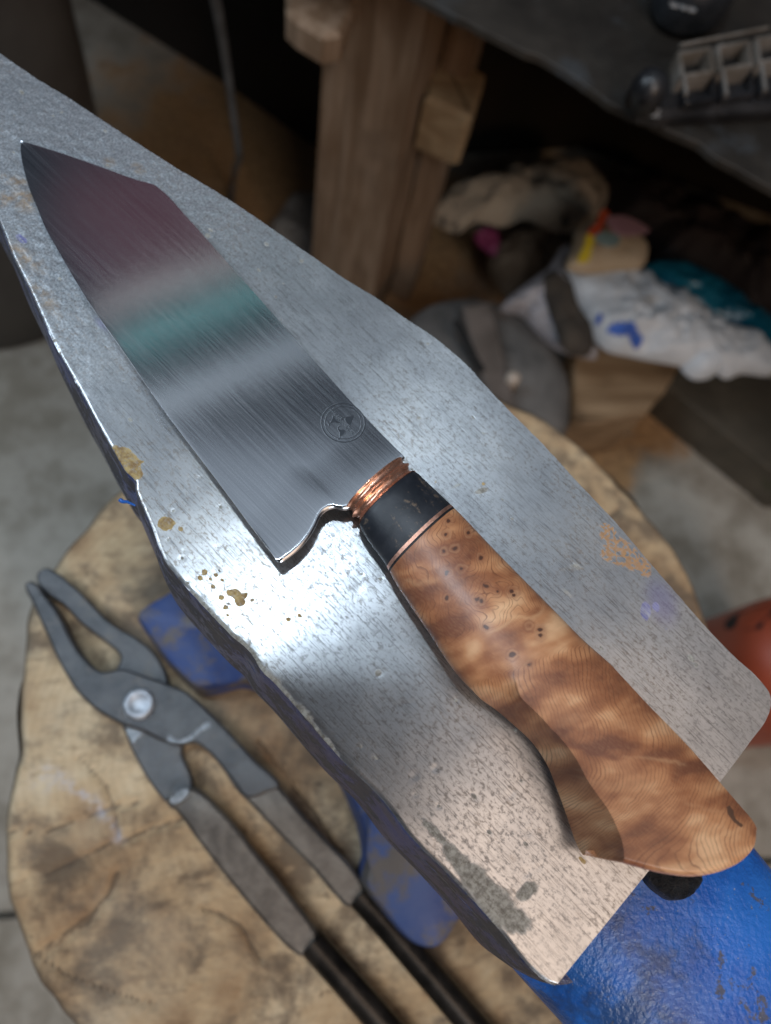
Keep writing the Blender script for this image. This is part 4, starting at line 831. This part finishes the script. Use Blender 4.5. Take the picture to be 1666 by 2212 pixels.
M_TEAL = simple('teal_film', (.003, .09, .15), (.01, .16, .24), 10, .35, 0, .3, .002, (.05, .05, .06), (.62, .72))
tag(pillow('teal_wrapper', poly([(1400, 556), (1440, 540), (1500, 550), (1560, 580), (1620, 620), (1700, 690), (1700, 770), (1650, 740), (1580, 690), (1500, 640), (1420, 600)], .18), .155, .03, M_TEAL, .25, 22, 8), category='wrapper', label='dark teal plastic wrapper along the far side of the white bag', group=gB)
M_NEWS = simple('printed_wrapper', (.24, .22, .22), (.42, .42, .46), 40, .45, 0, .4, .002, (.06, .07, .13), (.58, .66))
tag(pillow('newspaper', poly([(1095, 640), (1130, 600), (1190, 560), (1245, 500), (1262, 520), (1240, 570), (1262, 650), (1300, 720), (1310, 745), (1262, 740), (1215, 722), (1180, 690), (1140, 650)], .17), .14, .03, M_NEWS, .35, 34, 11), category='wrapper', label='crumpled grey and blue printed wrapper between the round iron cover and the white bag', group=gB)
tag(pillow('dark_rag', poly([(1200, 560), (1225, 555), (1262, 640), (1300, 720), (1290, 742), (1240, 735), (1215, 680)], .19), .165, .018, simple('sooty_rag', (.035, .028, .022), (.08, .065, .05), 20, .9), .3, 24, 12), category='rag', label='dark sooty rag tucked along the left edge of the white bag', group=gB)
M_SACK = simple('beige_sack', (.30, .25, .19), (.42, .36, .28), 9, .85, 0, .5, .004, (.05, .045, .04), (.60, .68))
tag(pillow('paper_sack', poly([(930, 432), (955, 400), (985, 380), (1030, 392), (1100, 345), (1200, 322), (1290, 330), (1330, 380), (1290, 450), (1220, 470), (1150, 440), (1100, 455), (1040, 445), (1000, 470), (960, 455)], .14), .11, .035, M_SACK, .35, 20, 14), category='sack', label='beige grey paper sack in the shade under the bench', group=gB)
tag(pillow('pink_scrap', poly([(1035, 478), (1058, 462), (1085, 470), (1092, 500), (1082, 520), (1055, 505)], .12), .09, .02, simple('magenta_film', (.16, .02, .075), (.24, .04, .12), 20, .5), .2, 30, 15), category='wrapper', label='small magenta pink scrap below the beige sack', group=gB)
tag(pillow('brown_sack', poly([(1075, 500), (1120, 470), (1200, 450), (1260, 470), (1240, 520), (1190, 560), (1120, 590), (1090, 560)], .11), .06, .045, simple('brown_paper', (.10, .075, .05), (.18, .14, .10), 14, .85), .3, 20, 16), category='sack', label='brown paper sack between the magenta scrap and the carton', group=gB)
tag(pillow('dark_tarp', poly([(1290, 340), (1400, 350), (1560, 420), (1720, 500), (1720, 690), (1600, 600), (1500, 550), (1420, 545), (1400, 480), (1330, 450)], .10), .03, .08, simple('black_tarp', (.008, .006, .007), (.02, .014, .016), 14, .7), .3, 12, 17), category='tarpaulin', label='black tarpaulin bunched in the shadow right of the carton', group=gB)
# round iron cover with a raised strap
M_COVER = simple('dull_grey_iron', (.075, .072, .07), (.16, .15, .14), 16, .6, .2, .35, .003, (.12, .085, .065), (.58, .72))
cv = thing('iron_cover', 'iron cover', 'dull grey round iron cover with a slotted strap, behind the stump', tuple(at(1060, 760, .1)))
CV = [(870, 690), (890, 660), (930, 628), (985, 611), (1040, 610), (1100, 628), (1150, 660), (1200, 708), (1235, 760), (1253, 810), (1255, 850), (1248, 905), (1215, 935), (1120, 940), (1000, 900), (900, 800)]
local(pillow('dome', poly(CV, .16), .12, .035, M_COVER, .05, 9, 21, ridged=False, power=4), cv)
P = poly([(1000, 660), (1060, 650), (1075, 700), (1095, 790), (1118, 880), (1100, 905), (1060, 860), (1025, 760)], .172); P = np.vstack([a+(b-a)*t_ for a, b in zip(P, np.roll(P, -1, 0)) for t_ in np.linspace(0, 1, 6, endpoint=False)])
local(slab('strap', P, .15, .172, .003, simple('brown_grey_iron', (.075, .06, .05), (.13, .105, .09), 20, .6), smooth=False), cv)
P = curve(poly([(982, 688), (992, 690), (1010, 720), (1030, 762), (1046, 800), (1036, 798), (1016, 764), (998, 728)], .176), 40, True); local(slab('slot', P, .1725, .1745, .0004, simple('black_gap', (.004, .004, .004), (.008, .008, .008), 20, .9), smooth=False), cv)
rc2 = at(1110, 815, .178); RS = [z3(rc2[:2]+c2*r, z) for r, z in ((.008, .155), (.008, .178), (.006, .181), (.0003, .182))]; V, Fc = rings(RS); local(mesh('pale_bolt', V, Fc, simple('pale_bolt_head', (.38, .31, .25), (.48, .40, .33), 60, .5)), cv)
# wooden blocks
def wedge(name, L, z0, z1, mat, **kw):
    P = poly(L, z1); P = np.vstack([a+(b-a)*t_ for a, b in zip(P, np.roll(P, -1, 0)) for t_ in np.linspace(0, 1, 8, endpoint=False)]); o = slab(name, P, z0, z1, .003, mat, smooth=False, rough=.002); tag(o, **kw); return o
M_BLOCK = wood('offcut_wood', (.20, .125, .065), (.33, .225, .13), 'x')
wedge('wood_block', [(1240, 750), (1300, 745), (1478, 778), (1440, 842), (1395, 895), (1290, 912), (1238, 908)], .0, .11, M_BLOCK, category='wood block', label='tan wooden offcut on the floor between the iron cover and the white bag')
M_PLANK = simple('mossy_dark_plank', (.060, .052, .038), (.12, .105, .08), 8, .85, 0, .5, .004, (.05, .06, .025), (.6, .7), (1, 1, 1))
wedge('plank', [(1440, 830), (1490, 770), (1560, 760), (1760, 860), (1800, 1060), (1720, 1055), (1600, 960), (1500, 880)], .0, .07, M_PLANK, category='plank', label='dark mossy plank on the floor at the right, below the white bag')
# red gas bottle
M_RED = simple('red_enamel', (.30, .055, .025), (.42, .085, .04), 8, .42, 0, .15, .002, (.03, .02, .018), (.66, .70))
rb = thing('red_cylinder', 'gas bottle', 'red enamelled gas bottle with a black mark, standing at the right edge', tuple(at(1745, 1440, 0)))
cR = at(1745, 1435, .20)[:2]; th = np.linspace(0, 2*np.pi, 72, endpoint=False); c2 = np.stack([np.cos(th), np.sin(th)], 1)
RS = [z3(cR+c2*r*.074/.1, z) for r, z in ((.098, 0.), (.1, .01), (.1, .17), (.098, .19), (.090, .208), (.072, .224), (.045, .233), (.002, .237))]; V, Fc = rings(RS); local(mesh('shell', V, Fc, M_RED), rb)
mk = at(1650, 1340, .2235)[:2]; RS = []
P = curve(poly([(1640, 1350), (1632, 1325), (1650, 1305), (1675, 1300), (1690, 1318), (1665, 1335), (1655, 1355)], .224), 40, True)
dz = lambda p: np.interp(np.linalg.norm(p-cR, axis=1)/.74, [.0, .045, .072, .090, .098, .1], [.237, .233, .224, .208, .19, .17])+.0012
V = z3(P, dz(P)); local(mesh('black_mark', V, [tuple(range(40))], M_BLACK, smooth=False), rb)
# blue thread hanging from the anvil edge
V, Fc = tube(curve([at(292, 1092, .685), at(283, 1088, .683), at(273, 1084, .681), at(264, 1083, .68), at(259, 1079, .68)], 14), np.linspace(.00025, .0006, 14), 8)
local(mesh('paint_curl', V, Fc, M_BLUE), ar)
# the telephone that takes the picture, just behind the lens: it shades and darkens the face below it
ph = thing('phone', 'phone', 'dark smartphone held above the anvil, seen only as its soft shadow', tuple(C))
P = curve([(-.107, .043), (.053, .043), (.055, .041), (.055, -.036), (.053, -.038), (-.107, -.038), (-.109, -.036), (-.109, .041)], 80, True)
V, Fc = rings([z3(P, .004), z3(P, .0125)]); o = mesh('phone_body', V, Fc, simple('black_phone_shell', (.01, .01, .012), (.015, .015, .018), 30, .4)); o.data.transform(Matrix([list(r)+[0] for r in R]+[[0, 0, 0, 1]])); o.parent = ph
